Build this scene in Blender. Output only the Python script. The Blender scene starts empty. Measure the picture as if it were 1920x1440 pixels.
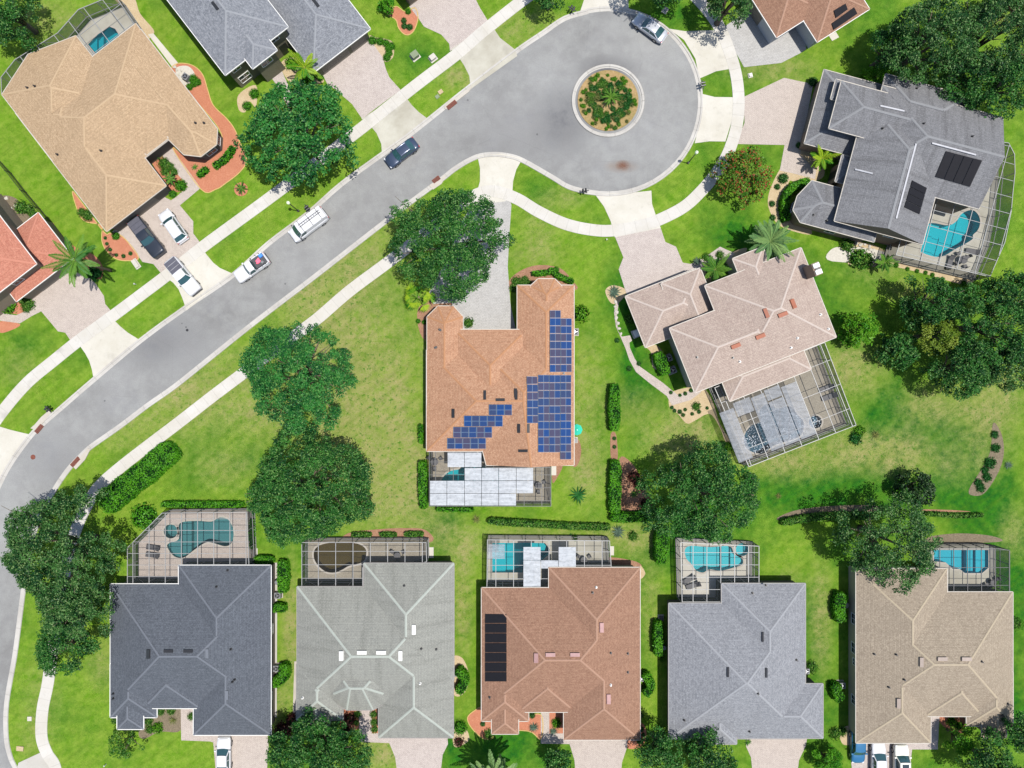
import bpy, bmesh, math, random
import numpy as np
from mathutils import Vector, Matrix, geometry
R = math.radians
random.seed(7)
SC = bpy.context.scene
COL = SC.collection
# ---------------------------------------------------------------- camera, sky, sun, exposure
S = 14.0                       # photo pixels (1920 wide) per metre on the ground
H = 1280.0 / S                 # drone altitude in metres
cam = bpy.data.objects.new('camera', bpy.data.cameras.new('camera')); COL.objects.link(cam)
cam.data.lens = 24; cam.data.sensor_width = 36; cam.data.clip_end = 2000; cam.data.clip_start = 1
cam.location = (0, 0, H); SC.camera = cam
ELEV, AZ = R(74.5), math.atan2(-0.22, 1.0)       # sun stands in the east, a little south
W = bpy.data.worlds.new('World'); SC.world = W; W.use_nodes = True
sky = W.node_tree.nodes.new('ShaderNodeTexSky'); sky.sky_type = 'NISHITA'; sky.sun_disc = False
sky.sun_elevation = ELEV; sky.sun_rotation = R(90) - AZ
W.node_tree.links.new(sky.outputs[0], W.node_tree.nodes['Background'].inputs[0])
W.node_tree.nodes['Background'].inputs[1].default_value = 0.11
sun = bpy.data.objects.new('sun', bpy.data.lights.new('sun', 'SUN')); COL.objects.link(sun)
sun.data.energy = 4.3; sun.data.angle = R(0.6); sun.data.color = (1, 0.965, 0.91)
sd = Vector((math.cos(AZ) * math.cos(ELEV), math.sin(AZ) * math.cos(ELEV), math.sin(ELEV)))
sun.rotation_euler = sd.to_track_quat('Z', 'Y').to_euler(); sun.location = (60, -10, 150)
SC.view_settings.view_transform = 'Standard'; SC.view_settings.look = 'None'
SC.view_settings.exposure = 0.66; SC.view_settings.gamma = 1.0

def G(px, py, h=0.0):
    k = (H - h) / H
    return ((px - 960) / S * k, (720 - py) / S * k)
def GP(pts, h=0.0): return [G(x, y, h) for x, y in pts]
# ---------------------------------------------------------------- materials
def lin(v): v /= 255.0; return v / 12.92 if v <= 0.04045 else ((v + 0.055) / 1.055) ** 2.4
K = 0.50
def c(r, g, b, k=K): return (min(lin(r) * k, .9), min(lin(g) * k, .9), min(lin(b) * k, .9), 1)
class NT:
    def __init__(s, name):
        s.m = bpy.data.materials.new(name); s.m.use_nodes = True; s.t = s.m.node_tree
        s.b = s.t.nodes['Principled BSDF']; s.out = s.t.nodes['Material Output']
    def n(s, t, **kw):
        o = s.t.nodes.new('ShaderNode' + t)
        for k, v in kw.items():
            if k.startswith('i_'):
                o.inputs[k[2:].replace('_', ' ')].default_value = v
            else: setattr(o, k, v)
        return o
    def l(s, a, b): s.t.links.new(a, b)
    def coord(s, scale=1.0, kind='Object'):
        tc = s.n('TexCoord'); mp = s.n('Mapping')
        mp.inputs['Scale'].default_value = (scale,) * 3 if not isinstance(scale, tuple) else scale
        s.l(tc.outputs[kind], mp.inputs[0]); return mp.outputs[0]
    def noise(s, vec, scale, detail=4, rough=.6, lo=.35, hi=.65):
        o = s.n('TexNoise'); o.inputs['Scale'].default_value = scale; o.inputs['Detail'].default_value = detail
        o.inputs['Roughness'].default_value = rough; s.l(vec, o.inputs['Vector'])
        r = s.n('MapRange'); r.inputs['From Min'].default_value = lo; r.inputs['From Max'].default_value = hi
        s.l(o.outputs['Fac'], r.inputs['Value']); return r.outputs[0]
    def mix(s, f, a, b, mode='MIX'):
        o = s.n('Mix', data_type='RGBA', blend_type=mode)
        for i, v in ((0, f), (6, a), (7, b)):
            if isinstance(v, (float, int, tuple)): o.inputs[i].default_value = v
            else: s.l(v, o.inputs[i])
        return o.outputs[2]
    def math(s, op, a, b=0.0, clamp=False):
        o = s.n('Math', operation=op, use_clamp=clamp)
        for i, v in ((0, a), (1, b)):
            if isinstance(v, (float, int)): o.inputs[i].default_value = v
            else: s.l(v, o.inputs[i])
        return o.outputs[0]
    def bump(s, hsock, st=.3, d=.05):
        b = s.n('Bump'); b.inputs['Strength'].default_value = st; b.inputs['Distance'].default_value = d
        s.l(hsock, b.inputs['Height']); s.l(b.outputs[0], s.b.inputs['Normal'])
    def fin(s, col, rough=.8, spec=.2, metal=0):
        if isinstance(col, tuple): s.b.inputs['Base Color'].default_value = col
        else: s.l(col, s.b.inputs['Base Color'])
        s.b.inputs['Roughness'].default_value = rough; s.b.inputs['Specular IOR Level'].default_value = spec
        s.b.inputs['Metallic'].default_value = metal; return s.m
def speck(name, a, b, scale=3.0, rough=.85, spec=.2, big=None, bump=.2):
    t = NT(name); v = t.coord(); f = t.noise(v, scale)
    col = t.mix(f, a, b)
    g = t.noise(v, scale * .12, 3); col = t.mix(t.math('MULTIPLY', g, .35), col, big or a)
    if bump: t.bump(f, bump, .03)
    return t.fin(col, rough, spec)
def plain(name, a, rough=.5, spec=.4, metal=0.0, var=.12):
    t = NT(name); v = t.coord(); f = t.noise(v, 2.5, 4, .6, .3, .7)
    d = tuple(x * (1 - var * 1.6) for x in a[:3]) + (1,)
    return t.fin(t.mix(f, a, d), rough, spec, metal)
M = {}
def grass():
    t = NT('grass'); v = t.coord(); at = t.n('Attribute', attribute_name='lawn'); sp = t.n('SeparateColor'); t.l(at.outputs['Color'], sp.inputs[0])
    n1 = t.noise(v, .11, 6, .65, .38, .62); n2 = t.noise(v, .9, 6, .7, .36, .64); n3 = t.noise(v, 5.0, 4, .75, .3, .7); n4 = t.noise(v, .35, 5, .7, .4, .6)
    n5 = t.noise(v, 13.0, 3, .8, .33, .67)
    col = t.mix(n2, c(134, 190, 42), c(180, 216, 80))
    col = t.mix(t.math('MULTIPLY', n4, .35), col, c(176, 200, 82))
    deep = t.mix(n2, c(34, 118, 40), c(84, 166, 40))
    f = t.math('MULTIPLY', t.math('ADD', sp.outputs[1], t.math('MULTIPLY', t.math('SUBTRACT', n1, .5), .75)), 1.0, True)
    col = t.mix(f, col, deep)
    dry = t.mix(n3, c(188, 188, 100), c(230, 218, 156)); dry = t.mix(t.math('MULTIPLY', n4, .6), dry, c(176, 200, 90))
    fd = t.math('MULTIPLY', sp.outputs[0], t.math('ADD', .25, t.math('MULTIPLY', n2, 1.0)))
    fd = t.math('ADD', fd, t.math('MULTIPLY', t.math('SUBTRACT', t.math('MULTIPLY', sp.outputs[0], n3), .25), .5), True)
    col = t.mix(fd, col, dry)
    w1 = t.noise(v, 1.7, 5, .75, .56, .62); col = t.mix(t.math('MULTIPLY', w1, t.math('ADD', .14, t.math('MULTIPLY', sp.outputs[0], .75))), col, c(90, 156, 44))
    w2 = t.noise(v, 2.6, 5, .8, .58, .66); col = t.mix(t.math('MULTIPLY', w2, t.math('ADD', .06, t.math('MULTIPLY', sp.outputs[0], .6))), col, c(226, 212, 160))
    w3 = t.noise(v, .5, 6, .8, .55, .72); col = t.mix(t.math('MULTIPLY', w3, .25), col, c(168, 182, 90)); w4 = t.noise(v, .8, 7, .85, .50, .60); col = t.mix(t.math('MULTIPLY', w4, .28), col, c(84, 142, 34))
    st = t.n('TexNoise'); st.inputs['Scale'].default_value = 1.0; st.inputs['Detail'].default_value = 3
    rot = t.n('Mapping'); rot.inputs['Rotation'].default_value = (0, 0, R(-37)); t.l(v, rot.inputs[0])
    rs = t.n('Mapping'); rs.inputs['Scale'].default_value = (.05, 1.5, 1); t.l(rot.outputs[0], rs.inputs[0]); t.l(rs.outputs[0], st.inputs['Vector'])
    col = t.mix(t.math('MULTIPLY', st.outputs[0], .35), col, c(108, 140, 30), 'MULTIPLY') if False else t.mix(t.math('MULTIPLY', t.math('SUBTRACT', st.outputs[0], .45, True), 1.2), col, c(104, 146, 36))
    col = t.mix(t.math('MULTIPLY', t.math('MULTIPLY', n5, n3), .38), col, c(62, 116, 26))
    t.bump(t.math('ADD', n3, n5), .75, .12)
    return t.fin(col, .95, .05)
def asphalt():
    t = NT('asphalt'); v = t.coord()
    n1 = t.noise(v, .07, 5, .6, .35, .65); n2 = t.noise(v, 9, 3, .8, .3, .7); n3 = t.noise(v, .45, 6, .7, .42, .6)
    col = t.mix(n1, c(154, 153, 151), c(180, 180, 178))
    col = t.mix(t.math('MULTIPLY', n3, .3), col, c(200, 202, 197))
    def spot(px, py, rx, ry, f, cc, nz=.9):
        x, y = G(px, py); m = t.n('Mapping'); t.l(v, m.inputs[0]); m.inputs['Location'].default_value = (-x / rx, -y / ry, 0); m.inputs['Scale'].default_value = (1 / rx, 1 / ry, 0)
        l = t.n('VectorMath', operation='LENGTH'); t.l(m.outputs[0], l.inputs[0])
        k = t.math('SUBTRACT', 1.0, l.outputs['Value'], True); k = t.math('MULTIPLY', k, t.math('ADD', 1 - nz, t.math('MULTIPLY', n3 if rx > 2 else n2, nz)))
        return t.mix(t.math('MULTIPLY', k, f, True), col, cc)
    col = spot(1055, 225, 5, 6, 1.0, c(118, 118, 122), .5); col = spot(1140, 130, 5, 2.2, 1.1, c(110, 108, 112), .5)
    col = spot(1165, 312, 2.6, 1.0, .9, c(150, 118, 90), .5); col = spot(1168, 310, 1.1, .8, 2.0, c(130, 78, 50), .95)
    col = spot(300, 640, 9, 5, .8, c(128, 128, 132), .5); col = spot(100, 860, 5, 5, .5, c(132, 132, 138), .5); col = spot(960, 260, 9, 6, .5, c(140, 138, 140), .6)
    vo = t.n('TexVoronoi'); vo.inputs['Scale'].default_value = .33; t.l(v, vo.inputs['Vector'])
    k = t.math('LESS_THAN', vo.outputs['Distance'], .045); col = t.mix(t.math('MULTIPLY', k, .5), col, c(60, 60, 62))
    vc = t.n('TexVoronoi', feature='DISTANCE_TO_EDGE'); vc.inputs['Scale'].default_value = .12
    nn = t.n('TexNoise'); nn.inputs['Scale'].default_value = .8; t.l(v, nn.inputs['Vector']); mv = t.mix(.22, v, nn.outputs['Color'], 'ADD'); t.l(mv, vc.inputs['Vector'])
    k = t.math('LESS_THAN', vc.outputs['Distance'], .0035); col = t.mix(t.math('MULTIPLY', k, .07), col, c(70, 70, 72))
    col = t.mix(t.math('MULTIPLY', n2, .36), col, c(112, 112, 112)); n6 = t.noise(v, 1.3, 6, .8, .55, .72); col = t.mix(t.math('MULTIPLY', n6, .22), col, c(136, 136, 134)); n7 = t.noise(v, .22, 5, .7, .54, .66); col = t.mix(t.math('MULTIPLY', n7, .25), col, c(142, 142, 146))
    t.bump(n2, .2, .01); return t.fin(col, .9, .15)
def concrete(name, a, b, joints=0.0):
    t = NT(name); v = t.coord()
    n1 = t.noise(v, .25, 6, .65, .35, .65); n2 = t.noise(v, 8, 3, .8, .3, .7)
    col = t.mix(n1, a, b); col = t.mix(t.math('MULTIPLY', n2, .16), col, c(150, 145, 135))
    st = t.noise(v, .9, 7, .8, .56, .74); col = t.mix(t.math('MULTIPLY', st, .35), col, c(158, 150, 134)); s3 = t.noise(v, .35, 3, .5, .62, .75); col = t.mix(t.math('MULTIPLY', s3, .30), col, c(140, 134, 124))
    uv = t.n('UVMap'); s = t.n('SeparateXYZ'); t.l(uv.outputs[0], s.inputs[0])
    if joints:
        fr = t.math('FRACT', t.math('DIVIDE', s.outputs[0], joints)); k = t.math('LESS_THAN', fr, .045)
        col = t.mix(t.math('MULTIPLY', k, .22), col, c(130, 126, 118))
        wn = t.n('TexWhiteNoise', noise_dimensions='1D'); t.l(t.math('FLOOR', t.math('DIVIDE', s.outputs[0], joints)), wn.inputs['W'])
        col = t.mix(t.math('MULTIPLY', wn.outputs['Value'], .13), col, c(176, 170, 160))
    return t.fin(col, .85, .2)
def pavers(name, a, b, d, rot=37):
    t = NT(name); v = t.coord(); rm = t.n('Mapping'); rm.inputs['Rotation'].default_value = (0, 0, R(rot)); t.l(v, rm.inputs[0])
    br = t.n('TexBrick'); br.inputs['Scale'].default_value = 1.0; br.inputs['Brick Width'].default_value = .36; br.inputs['Row Height'].default_value = .2
    br.inputs['Mortar Size'].default_value = .012; br.inputs['Color1'].default_value = a; br.inputs['Color2'].default_value = b
    br.inputs['Mortar'].default_value = tuple(x * .6 for x in a[:3]) + (1,); br.inputs['Bias'].default_value = -.2; t.l(rm.outputs[0], br.inputs['Vector'])
    col = t.mix(t.math('MULTIPLY', t.noise(v, .8, 6, .7), .45), br.outputs[0], d)
    col = t.mix(t.math('MULTIPLY', t.noise(v, 5, 4, .8, .5, .62), .55), col, tuple(x * .62 for x in a[:3]) + (1,))
    return t.fin(col, .85, .15)
def shingle(name, a, b, d, streak=0.0, sc=None, st2=None):
    streak = streak or .28; sc = sc or tuple(x * .62 for x in a[:3]) + (1,)
    t = NT(name); uv = t.n('UVMap'); v = t.coord()
    br = t.n('TexBrick'); br.inputs['Scale'].default_value = 1.0; br.inputs['Brick Width'].default_value = .34; br.inputs['Row Height'].default_value = .21
    br.inputs['Mortar Size'].default_value = .012; br.inputs['Mortar'].default_value = tuple(x * .5 for x in a[:3]) + (1,)
    br.inputs['Color1'].default_value = a; br.inputs['Color2'].default_value = b; t.l(uv.outputs[0], br.inputs['Vector'])
    col = t.mix(t.math('MULTIPLY', t.noise(v, 3.4, 5, .85, .42, .6), .55), br.outputs[0], d)
    col = t.mix(t.math('MULTIPLY', t.noise(v, .22, 5, .6, .4, .65), .28), col, tuple(x * .8 for x in a[:3]) + (1,))
    if streak:
        mp = t.n('Mapping'); mp.inputs['Scale'].default_value = (1.1, .10, 1); t.l(uv.outputs[0], mp.inputs[0])
        col = t.mix(t.math('MULTIPLY', t.noise(mp.outputs[0], 1, 5, .65, .45, .68), streak), col, sc)
    su = t.n('SeparateXYZ'); t.l(uv.outputs[0], su.inputs[0]); jit = t.math('MULTIPLY', t.noise(uv.outputs[0], 3.0, 2, .5, .2, .8), .10)
    k = t.math('LESS_THAN', t.math('FRACT', t.math('ADD', t.math('DIVIDE', su.outputs[1], .42), jit)), .34); col = t.mix(t.math('MULTIPLY', k, t.math('ADD', .08, t.math('MULTIPLY', t.noise(v, .6, 4, .7), .16))), col, tuple(x * .55 for x in a[:3]) + (1,))
    col = t.mix(t.math('MULTIPLY', t.noise(v, 6.5, 2, .6, .52, .62), .28), col, tuple(min(.9, x * 1.35) for x in d[:3]) + (1,))
    t.bump(br.outputs['Fac'], .5, .02)
    return t.fin(col, .92, .1)
def leaf(name, a, b, d=None, trans=.25):
    t = NT(name); at = t.n('Attribute', attribute_name='tint'); sp = t.n('SeparateColor'); t.l(at.outputs['Color'], sp.inputs[0])
    col = t.mix(sp.outputs[0], a, b)
    if d: col = t.mix(t.math('MULTIPLY', t.math('GREATER_THAN', sp.outputs[1], .8), .9), col, d)
    dif = t.n('BsdfDiffuse'); tr = t.n('BsdfTranslucent'); gl = t.n('BsdfGlossy'); gl.inputs['Roughness'].default_value = .45; gl.inputs[0].default_value = (.6, .65, .6, 1)
    t.l(col, dif.inputs[0]); t.l(col, tr.inputs[0]); m1 = t.n('MixShader'); m1.inputs[0].default_value = trans
    t.l(dif.outputs[0], m1.inputs[1]); t.l(tr.outputs[0], m1.inputs[2]); m2 = t.n('MixShader'); m2.inputs[0].default_value = .018
    t.l(m1.outputs[0], m2.inputs[1]); t.l(gl.outputs[0], m2.inputs[2]); t.l(m2.outputs[0], t.out.inputs[0]); return t.m
def seethru(name, col, op, rough=.6, dirt=None):
    t = NT(name); tr = t.n('BsdfTransparent'); d = t.n('BsdfDiffuse'); d.inputs[0].default_value = col
    if dirt:
        v = t.coord((.35, 2.2, 1)); w = t.coord(); f = t.math('ADD', t.math('MULTIPLY', t.noise(v, 1.4, 5, .7), .5), t.math('MULTIPLY', t.noise(w, 2.2, 5, .8, .45, .7), .5)); t.l(t.mix(f, col, dirt), d.inputs[0])
    m = t.n('MixShader'); m.inputs[0].default_value = op; t.l(tr.outputs[0], m.inputs[1]); t.l(d.outputs[0], m.inputs[2]); t.l(m.outputs[0], t.out.inputs[0]); return t.m
def water(name, tint, spark=0.0):
    t = NT(name); tr = t.n('BsdfTransparent'); tr.inputs[0].default_value = tint; g = t.n('BsdfGlossy'); g.inputs['Roughness'].default_value = .03
    fr = t.n('Fresnel'); fr.inputs['IOR'].default_value = 1.33; v = t.coord(); n = t.n('TexNoise'); n.inputs['Scale'].default_value = 2.2; n.inputs['Detail'].default_value = 3; t.l(v, n.inputs['Vector'])
    b = t.n('Bump'); b.inputs['Strength'].default_value = .25; b.inputs['Distance'].default_value = .05; t.l(n.outputs[0], b.inputs['Height']); t.l(b.outputs[0], g.inputs['Normal'])
    m = t.n('MixShader'); t.l(fr.outputs[0], m.inputs[0]); t.l(tr.outputs[0], m.inputs[1]); t.l(g.outputs[0], m.inputs[2]); last = m.outputs[0]
    if spark:
        vo = t.n('TexVoronoi'); vo.inputs['Scale'].default_value = 4.6; t.l(v, vo.inputs['Vector']); k = t.math('LESS_THAN', vo.outputs['Distance'], .34)  # sparkle painted into the water as pale matt dots, not reflected sun
        k = t.math('MULTIPLY', k, t.math('MULTIPLY', t.noise(v, .9, 3, .6, .35, .6), spark)); d = t.n('BsdfDiffuse'); d.inputs[0].default_value = (.50, .55, .60, 1)
        m3 = t.n('MixShader'); t.l(k, m3.inputs[0]); t.l(last, m3.inputs[1]); t.l(d.outputs[0], m3.inputs[2]); last = m3.outputs[0]
    t.l(last, t.out.inputs[0]); return t.m
M['grass'] = grass(); M['asphalt'] = asphalt()
M['walk'] = concrete('sidewalk_concrete', c(228, 222, 209), c(240, 236, 228), 1.55)
M['conc'] = concrete('apron_concrete', c(226, 220, 204), c(240, 235, 222)); M['conc_old'] = concrete('old_concrete', c(196, 190, 172), c(224, 220, 204))
M['kerb'] = concrete('kerb_concrete', c(206, 201, 193), c(232, 228, 220), 3.0); M['patch'] = concrete('drain_concrete', c(210, 200, 184), c(226, 218, 205))
M['pave_pink'] = pavers('pink_pavers', c(216, 203, 194), c(200, 186, 179), c(228, 215, 206)); M['pave_grey'] = pavers('grey_pavers', c(206, 203, 198), c(192, 190, 186), c(218, 216, 212), 5)
M['pave_beige'] = pavers('beige_pavers', c(216, 202, 190), c(202, 188, 178), c(226, 212, 200)); M['pave_stone'] = pavers('stone_pavers', c(186, 176, 158), c(170, 160, 144), c(198, 190, 172), -22)
M['mulch'] = speck('red_mulch', c(206, 132, 100), c(226, 158, 126), 7, .95, .05, c(190, 118, 92), .6); M['mulch_brown'] = speck('brown_mulch', c(168, 122, 96), c(196, 156, 128), 7, .95, .05, c(140, 104, 82), .6)
M['sand'] = speck('tan_gravel', c(206, 182, 142), c(232, 212, 176), 8, .95, .05, c(192, 164, 124), .5); M['dirt'] = speck('dark_soil', c(128, 116, 96), c(160, 146, 122), 5, .95, .05, None, .6)
M['straw'] = speck('straw_mulch', c(176, 148, 100), c(206, 174, 128), 4, .95, .05, c(120, 132, 60), .6); M['edge'] = plain('bed_edging', c(232, 196, 120), .8); M['stucco'] = speck('cream_stucco', c(206, 194, 164), c(214, 203, 176), 6, .9, .1)
M['stucco_tan'] = speck('tan_stucco', c(170, 154, 134), c(180, 164, 146), 6, .9, .1); M['stucco_grey'] = speck('grey_stucco', c(128, 120, 110), c(138, 130, 120), 6, .9, .1)
M['stucco_sage'] = speck('sage_stucco', c(196, 200, 178), c(205, 208, 188), 6, .9, .1); M['stucco_olive'] = speck('olive_stucco', c(140, 136, 112), c(150, 146, 124), 6, .9, .1)
M['stucco_pink'] = speck('pinkish_stucco', c(172, 148, 128), c(180, 158, 140), 6, .9, .1); M['stucco_white'] = speck('white_stucco', c(210, 214, 220), c(220, 222, 226), 6, .9, .1)
M['white'] = plain('white_trim', (.56, .55, .52, 1), .5, .3, 0, .03); M['gutter'] = plain('cream_gutter', (.40, .365, .315, 1), .5, .3, 0, .12); M['strip'] = plain('pale_metal_strip', c(222, 222, 226), .5, .2); M['gutter_grey'] = plain('grey_gutter', c(170, 165, 160), .5)
M['bar_d'] = plain('bronze_aluminium', c(96, 96, 96), .45, .4); M['bar_w'] = plain('white_aluminium', c(186, 186, 184), .45, .4)
M['screen'] = seethru('screen_mesh', c(90, 96, 98), .15); M['screenw'] = seethru('wall_screen_mesh', c(66, 78, 72), .55); M['wpanel'] = seethru('white_roof_panel', (.46, .48, .50, 1), .74, dirt=c(176, 180, 184))
M['ppanel'] = seethru('clear_roof_panel', (.36, .38, .41, 1), .34, dirt=c(150, 155, 160))
M['glass'] = plain('dark_glass', (.02, .03, .035, 1), .05, .9, 0, 0); M['tintglass'] = plain('tinted_glass', (.02, .06, .065, 1), .04, 1.0, 0, .1)
M['black'] = plain('black_rubber', (.012, .012, .012, 1), .7); M['darkmetal'] = plain('dark_metal', (.03, .03, .032, 1), .4, .5, .3); M['steel'] = plain('steel', (.35, .36, .38, 1), .35, .5, .8)
M['rust'] = speck('rusty_iron', c(130, 76, 62), c(160, 100, 84), 8); M['door'] = plain('garage_door_paint', c(150, 142, 130), .6)
M['bark'] = speck('bark', c(120, 108, 92), c(150, 138, 120), 8, .95, .05); M['palmbark'] = speck('palm_bark', c(140, 122, 100), c(164, 146, 122), 8, .95, .05)
M['grey_plastic'] = plain('grey_plastic', c(150, 152, 154), .6); M['green_box'] = plain('green_utility_paint', c(150, 164, 128), .6); M['stone'] = speck('pale_stone', c(216, 210, 196), c(234, 228, 214), 4)
M['furn'] = plain('grey_furniture', c(104, 102, 104), .6); M['teal'] = plain('teal_canvas', (.02, .42, .28, 1), .8); M['pink'] = plain('pink_plastic', (.75, .12, .2, 1), .5); M['blue_p'] = plain('blue_plastic', (.05, .2, .6, 1), .5)
M['lampglass'] = plain('lamp_globe', (.62, .68, .5, 1), .3)
def solar():
    t = NT('solar_cells'); uv = t.n('UVMap'); s = t.n('SeparateXYZ'); t.l(uv.outputs[0], s.inputs[0])
    def line(k, n, w): return t.math('LESS_THAN', t.math('ABSOLUTE', t.math('SUBTRACT', t.math('FRACT', t.math('ADD', t.math('MULTIPLY', s.outputs[k], n), .5)), .5)), w)
    e = t.math('MAXIMUM', line(0, 2.0, .022), line(1, 1.0, .028))
    oi = t.n('ObjectInfo'); col = t.mix(oi.outputs['Random'], (.003, .030, .125, 1), (.018, .030, .078, 1))
    wn = t.n('TexWhiteNoise'); fl = t.n('VectorMath', operation='FLOOR'); mp = t.n('Mapping'); mp.inputs['Scale'].default_value = (2, 1, 1); t.l(uv.outputs[0], mp.inputs[0]); t.l(mp.outputs[0], fl.inputs[0])
    ad = t.n('VectorMath', operation='ADD'); t.l(fl.outputs[0], ad.inputs[0]); t.l(oi.outputs['Random'], ad.inputs[1]); t.l(ad.outputs[0], wn.inputs['Vector'])
    col = t.mix(t.math('MULTIPLY', t.math('GREATER_THAN', wn.outputs['Value'], .6), .75), col, (.045, .034, .055, 1))
    c6 = t.math('MAXIMUM', line(0, 12.0, .08), line(1, 6.0, .07)); col = t.mix(t.math('MULTIPLY', c6, .10), col, (.3, .4, .5, 1))
    col = t.mix(e, col, (.17, .24, .32, 1)); return t.fin(col, .3, .12)
M['solar'] = solar(); M['mat'] = plain('black_solar_mat', (.010, .010, .013, 1), .7, .12)
SH = {
 'orange': shingle('orange_shingles', c(208, 158, 126), c(186, 134, 104), c(228, 186, 152)), 'blue': shingle('slate_blue_shingles', c(108, 113, 122), c(92, 97, 105), c(124, 130, 138)),
 'sage': shingle('grey_green_shingles', c(170, 171, 163), c(161, 162, 155), c(179, 179, 169), .42, c(112, 112, 106)), 'brown': shingle('red_brown_shingles', c(176, 136, 114), c(156, 116, 96), c(194, 154, 128)),
 'grey': shingle('light_grey_shingles', c(162, 164, 169), c(136, 138, 144), c(184, 186, 190)), 'tan': shingle('tan_shingles', c(184, 168, 148), c(162, 146, 128), c(200, 186, 164)),
 'pink': shingle('rose_grey_shingles', c(204, 184, 170), c(188, 166, 154), c(216, 198, 184), .30, c(150, 126, 116)), 'dark': shingle('weathered_grey_shingles', c(146, 146, 149), c(134, 134, 137), c(162, 162, 164), .6, c(92, 91, 92)),
 'beige': shingle('beige_shingles', c(207, 177, 142), c(188, 158, 124), c(222, 194, 158)), 'red': shingle('salmon_shingles', c(214, 142, 118), c(196, 122, 102), c(228, 162, 138)),
 'slate': shingle('mottled_grey_shingles', c(154, 157, 164), c(116, 120, 128), c(180, 183, 188))}
CAPS = {'orange': c(206, 152, 112), 'blue': c(128, 133, 142), 'sage': c(196, 202, 192), 'brown': c(196, 156, 132), 'grey': c(178, 180, 184), 'tan': c(204, 188, 162), 'pink': c(222, 206, 194), 'dark': c(160, 161, 163), 'beige': c(216, 187, 150), 'red': c(222, 150, 126), 'slate': c(168, 171, 176)}
for k_, v_ in CAPS.items(): M['cap_' + k_] = speck('cap_' + k_, v_, tuple(x * .88 for x in v_[:3]) + (1,), 5)
# ---------------------------------------------------------------- object helpers
def tag(o, label=None, cat=None, group=None, kind=None):
    if label: o['label'] = label
    if cat: o['category'] = cat
    if group: o['group'] = group
    if kind: o['kind'] = kind
    return o
def empty(name, loc=(0, 0, 0), rz=0.0):
    o = bpy.data.objects.new(name, None); COL.objects.link(o); o.location = loc; o.rotation_euler = (0, 0, rz); o.empty_display_size = .3; return o
class MB:
    def __init__(s): s.v = []; s.f = []; s.uv = []; s.mi = []
    def face(s, pts, uvs=None, mi=0):
        b = len(s.v); s.v += [tuple(p) for p in pts]; s.f.append(tuple(range(b, b + len(pts)))); s.uv.append(uvs); s.mi.append(mi)
    def prism(s, poly, z0, z1, mi=0, bottom=True, uvs=None):
        if area(poly) < 0: poly = poly[::-1]
        n = len(poly); s.tess([poly], z1, mi)
        for i in range(n):
            a, b = poly[i], poly[(i + 1) % n]; s.face([(a[0], a[1], z0), (b[0], b[1], z0), (b[0], b[1], z1), (a[0], a[1], z1)], None, mi)
        if bottom: s.tess([poly], z0, mi, True)
    def tess(s, polys, z, mi=0, flip=False):
        pl = [[Vector((p[0], p[1], 0)) for p in q] for q in polys]; flat = [p for q in polys for p in q]
        for t in geometry.tessellate_polygon(pl):
            p = [flat[i] for i in t]
            if (area(p) < 0) != flip: p = p[::-1]
            s.face([(q[0], q[1], z) for q in p], None, mi)
    def box(s, x0, x1, y0, y1, z0, z1, mi=0): s.prism([(x0, y0), (x1, y0), (x1, y1), (x0, y1)], z0, z1, mi)
    def bar(s, a, b, w=.08, h=None, mi=0):
        a, b = Vector(a), Vector(b); d = (b - a)
        if d.length < 1e-4: return
        d.normalize(); up = Vector((0, 0, 1)) if abs(d.z) < .95 else Vector((1, 0, 0))
        n = d.cross(up).normalized(); u = n.cross(d).normalized(); h = h or w
        q = [n * w / 2 + u * h / 2, -n * w / 2 + u * h / 2, -n * w / 2 - u * h / 2, n * w / 2 - u * h / 2]
        for i in range(4):
            j = (i + 1) % 4; s.face([a + q[i], a + q[j], b + q[j], b + q[i]], None, mi)
        s.face([a + x for x in q[::-1]], None, mi); s.face([b + x for x in q], None, mi)
    def tube(s, pts, rad, n=8, mi=0):
        rings = []
        for i, p in enumerate(pts):
            p = Vector(p); d = Vector(pts[min(i + 1, len(pts) - 1)]) - Vector(pts[max(i - 1, 0)]); d.normalize()
            a = d.cross(Vector((0, 0, 1)) if abs(d.z) < .9 else Vector((1, 0, 0))).normalized(); b = d.cross(a); r = rad[i] if hasattr(rad, '__len__') else rad
            rings.append([p + a * r * math.cos(6.2832 * k / n) + b * r * math.sin(6.2832 * k / n) for k in range(n)])
        for i in range(len(rings) - 1):
            for k in range(n): s.face([rings[i][k], rings[i][(k + 1) % n], rings[i + 1][(k + 1) % n], rings[i + 1][k]], None, mi)
        s.face(rings[0][::-1], None, mi); s.face(rings[-1], None, mi)
    def cyl(s, x, y, r, z0, z1, n=16, mi=0): s.prism([(x + r * math.cos(6.2832 * k / n), y + r * math.sin(6.2832 * k / n)) for k in range(n)], z0, z1, mi)
    def build(s, name, mat, parent=None, smooth=False):
        me = bpy.data.meshes.new(name); me.from_pydata(s.v, [], s.f)
        for m in (mat if isinstance(mat, list) else [mat]): me.materials.append(m)
        if any(u for u in s.uv):
            ul = me.uv_layers.new(name='UVMap'); k = 0
            for f, u in zip(s.f, s.uv):
                for i in range(len(f)):
                    if u: ul.data[k].uv = u[i]
                    k += 1
        if any(s.mi): me.polygons.foreach_set('material_index', s.mi)
        if smooth:
            bm = bmesh.new(); bm.from_mesh(me); bmesh.ops.remove_doubles(bm, verts=bm.verts, dist=.0005); bm.to_mesh(me); bm.free()
            me.polygons.foreach_set('use_smooth', [True] * len(me.polygons))
        me.update(); o = bpy.data.objects.new(name, me); COL.objects.link(o)
        if parent: o.parent = parent
        return o
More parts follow.
